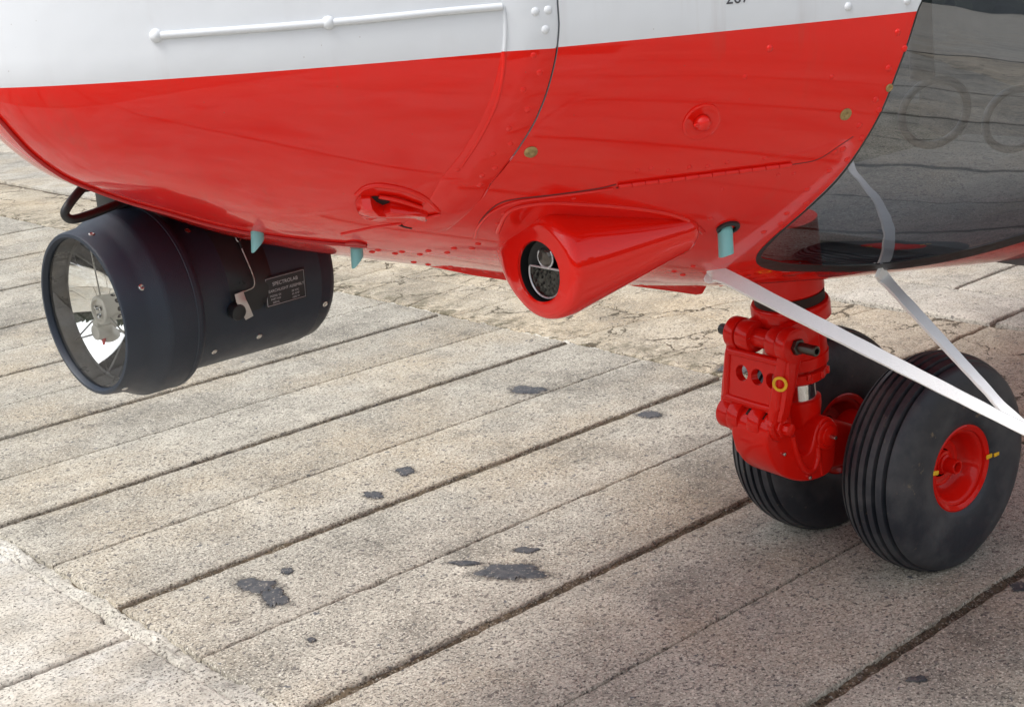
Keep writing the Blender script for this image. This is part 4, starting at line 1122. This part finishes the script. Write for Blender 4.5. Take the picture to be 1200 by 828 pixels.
    for s, z_, xo, txt in ((.0078, .0085, 0, 'SPECTROLAB'), (.0060, -.001, 0, 'SEARCHLIGHT ASSEMBLY'), (.0042, -.008, -.019, 'MODEL SX'), (.0042, -.013, -.019, 'PART NO'), (.0042, -.018, -.019, 'SERIAL'),
                           (.0042, -.008, .017, '28 VDC'), (.0042, -.013, .017, '65 AMP'), (.0042, -.018, .017, '1600 W')):
        me = text_mesh(txt, s, PRINT, 'plate_text')
        S(place_text(me, cen + d * .0011 + up * z_ + tx * xo, tx, d, name='plate_text'))
    # lanyard with metal tag: a thing of its own
    tagr = empty('safety_tag', tuple(ang_pt(.225, 40, .128)[0]))
    tag(tagr, 'small metal tag on a wire lanyard hanging beside the searchlight nameplate', 'tag')
    ti = Matrix.Translation(-Vector(tagr.location))
    def T_(o): o.parent = tagr; o.matrix_parent_inverse = ti; return o
    def fl(px, py, off=.003):       # point on the housing flank
        r = ray(px, py); o = CAM - C; dd = r - A * r.dot(A); oo = o - A * o.dot(A); rr = .1285 + off
        a_ = dd.dot(dd); b_ = 2 * dd.dot(oo); c_ = oo.dot(oo) - rr * rr; disc = b_ * b_ - 4 * a_ * c_
        return CAM + r * ((-b_ - math.sqrt(max(0, disc))) / (2 * a_))
    T_(tube('lanyard', [fl(*p) for p in ((283, 290), (288, 302), (294, 316), (298, 328), (297, 336), (290, 340), (284, 342))], .0010, WIRE, n=6))
    T_(tube('clip', [fl(*p, .004) for p in ((278, 268), (276, 277), (279, 283), (283, 278), (282, 270), (278, 268))], .0009, STEEL, n=6))
    T_(tube('clip', [fl(*p, .004) for p in ((280, 282), (282, 287), (284, 291))], .0018, BLACKM, n=6))
    sp = [((275, 345), (285, 341)), ((277, 354), (288, 350)), ((281, 362), (292, 358)), ((288, 375), (297, 370))]
    V = []
    for o_ in (.004, .0052):
        for a_, b_ in sp: V += [fl(*a_, o_), fl(*b_, o_)]
    F = [(i * 2, i * 2 + 1, i * 2 + 3, i * 2 + 2) for i in range(3)] + [(8 + i * 2, 8 + i * 2 + 2, 8 + i * 2 + 3, 8 + i * 2 + 1) for i in range(3)]
    F += [(i * 2, i * 2 + 2, 8 + i * 2 + 2, 8 + i * 2) for i in range(3)] + [(i * 2 + 1, 8 + i * 2 + 1, 8 + i * 2 + 3, i * 2 + 3) for i in range(3)] + [(0, 8, 9, 1), (6, 7, 15, 14)]
    T_(mesh('tag_plate', V, F, simple('tag_metal', (.55, .54, .52), .4, .4), ang=60))
searchlight()

# ------------------------------------------------------------------ white straps
def ribbon(name, pts, wd, th, mt, k=10, twist=None, face=None, taper=0.0):
    q = smooth_path(pts, k); V = []; N = len(q)
    for i, p in enumerate(q):
        d = (q[min(i + 1, N - 1)] - q[max(i - 1, 0)]).normalized(); u = i / (N - 1)
        f = (CAM_SIDE - p).normalized() if face is None else Vector(face)
        s = d.cross(f).normalized(); f2 = s.cross(d)
        if twist: a = twist(u); s, f2 = s * math.cos(a) + f2 * math.sin(a), f2 * math.cos(a) - s * math.sin(a)
        ww = wd / 2 * (1 - taper * min(1, u * 1.5)) * (1 + .02 * math.sin(i * .9))
        for a, b in ((-1, -.4), (-.9, 1), (0, 1.15), (.9, 1), (1, -.4), (.9, -1), (-.9, -1)): V.append(p + s * ww * a + f2 * th / 2 * b)
    F = [(i * 7 + a, i * 7 + (a + 1) % 7, (i + 1) * 7 + (a + 1) % 7, (i + 1) * 7 + a) for i in range(N - 1) for a in range(7)]
    F += [tuple(range(7)), tuple((N - 1) * 7 + a for a in range(7))[::-1]]
    return mesh(name, V, F, mt, ang=50)
CAM_SIDE = Vector((.9, -.6, 1.1))
s0 = HP(838, 319, .004); fwd = MR @ Vector((0, 0, -1))
d0 = (s0 - CAM).dot(fwd); apex_d = 2.0
def seg(p0, d0, p1, d1, n, sag=0.0):
    out = []
    for i in range(n + 1):
        t = i / n; inv = (1 - t) / d0 + t / d1
        P = depth_pt(p0[0] + (p1[0] - p0[0]) * t, p0[1] + (p1[1] - p0[1]) * t, 1 / inv); P.z -= sag * math.sin(math.pi * t); out.append(P)
    return out
apex = (1226, 516)
path1 = seg((845, 322), d0 - .02, apex, apex_d, 6)
end = depth_pt(1330, 575, 1.92)
o = ribbon('tie_down_strap', [HP(829, 319, .004)] + path1 + [end, Vector((end.x + .10, end.y - .10, .02))], .027, .007, STRAP, twist=lambda u: 1.1 * max(0, 1 - u * 14) + .22 * math.sin(u * 7), taper=.36)
tag(o, 'longer white strap running from the red belly across the front of the near tyre', 'strap', 'white straps tied to the helicopter nose')
o.name = 'strap'
p2 = HP(1032, 318, .004); d2 = (p2 - CAM).dot(fwd)
path2 = seg((1036, 326), d2 - .01, (1180, 482), apex_d + .05, 6)
o = ribbon('strap', [HP(1030, 314, .003)] + path2 + [depth_pt(apex[0], apex[1] + 2, apex_d + .012), depth_pt(1331, 578, 1.93)], .025, .006, STRAP, taper=.34)
tag(o, 'shorter white strap dropping from under the chin window over the top of the near tyre', 'strap', 'white straps tied to the helicopter nose')

# ------------------------------------------------------------------ far surroundings, beyond the apron
def treeline():
    m = simple('far_foliage', (.045, .06, .03), .9, 0, var=.6, vscale=2)
    bm = bmesh.new(); random.seed(5)
    for k in range(260):
        a = 2 * math.pi * k / 260 + random.uniform(-.01, .01); r = random.uniform(46, 58); h = random.uniform(6, 11)
        M = Matrix.Translation((r * math.cos(a), r * math.sin(a), h * .45)) @ Matrix.Diagonal((random.uniform(1.5, 3), random.uniform(1.5, 3), h * .55, 1))
        bmesh.ops.create_icosphere(bm, subdivisions=2, radius=1, matrix=M)
    for v in bm.verts:
        q = v.co * .6; v.co += Vector((noise.noise(q), noise.noise(q + Vector((9, 0, 0))), noise.noise(q + Vector((0, 9, 0))))) * 1.3; v.co.z = max(v.co.z, -.5)
    o = bmobj('far_trees', bm, m); tag(o, kind='stuff', label='dark row of far trees round the apron', cat='trees')
treeline()
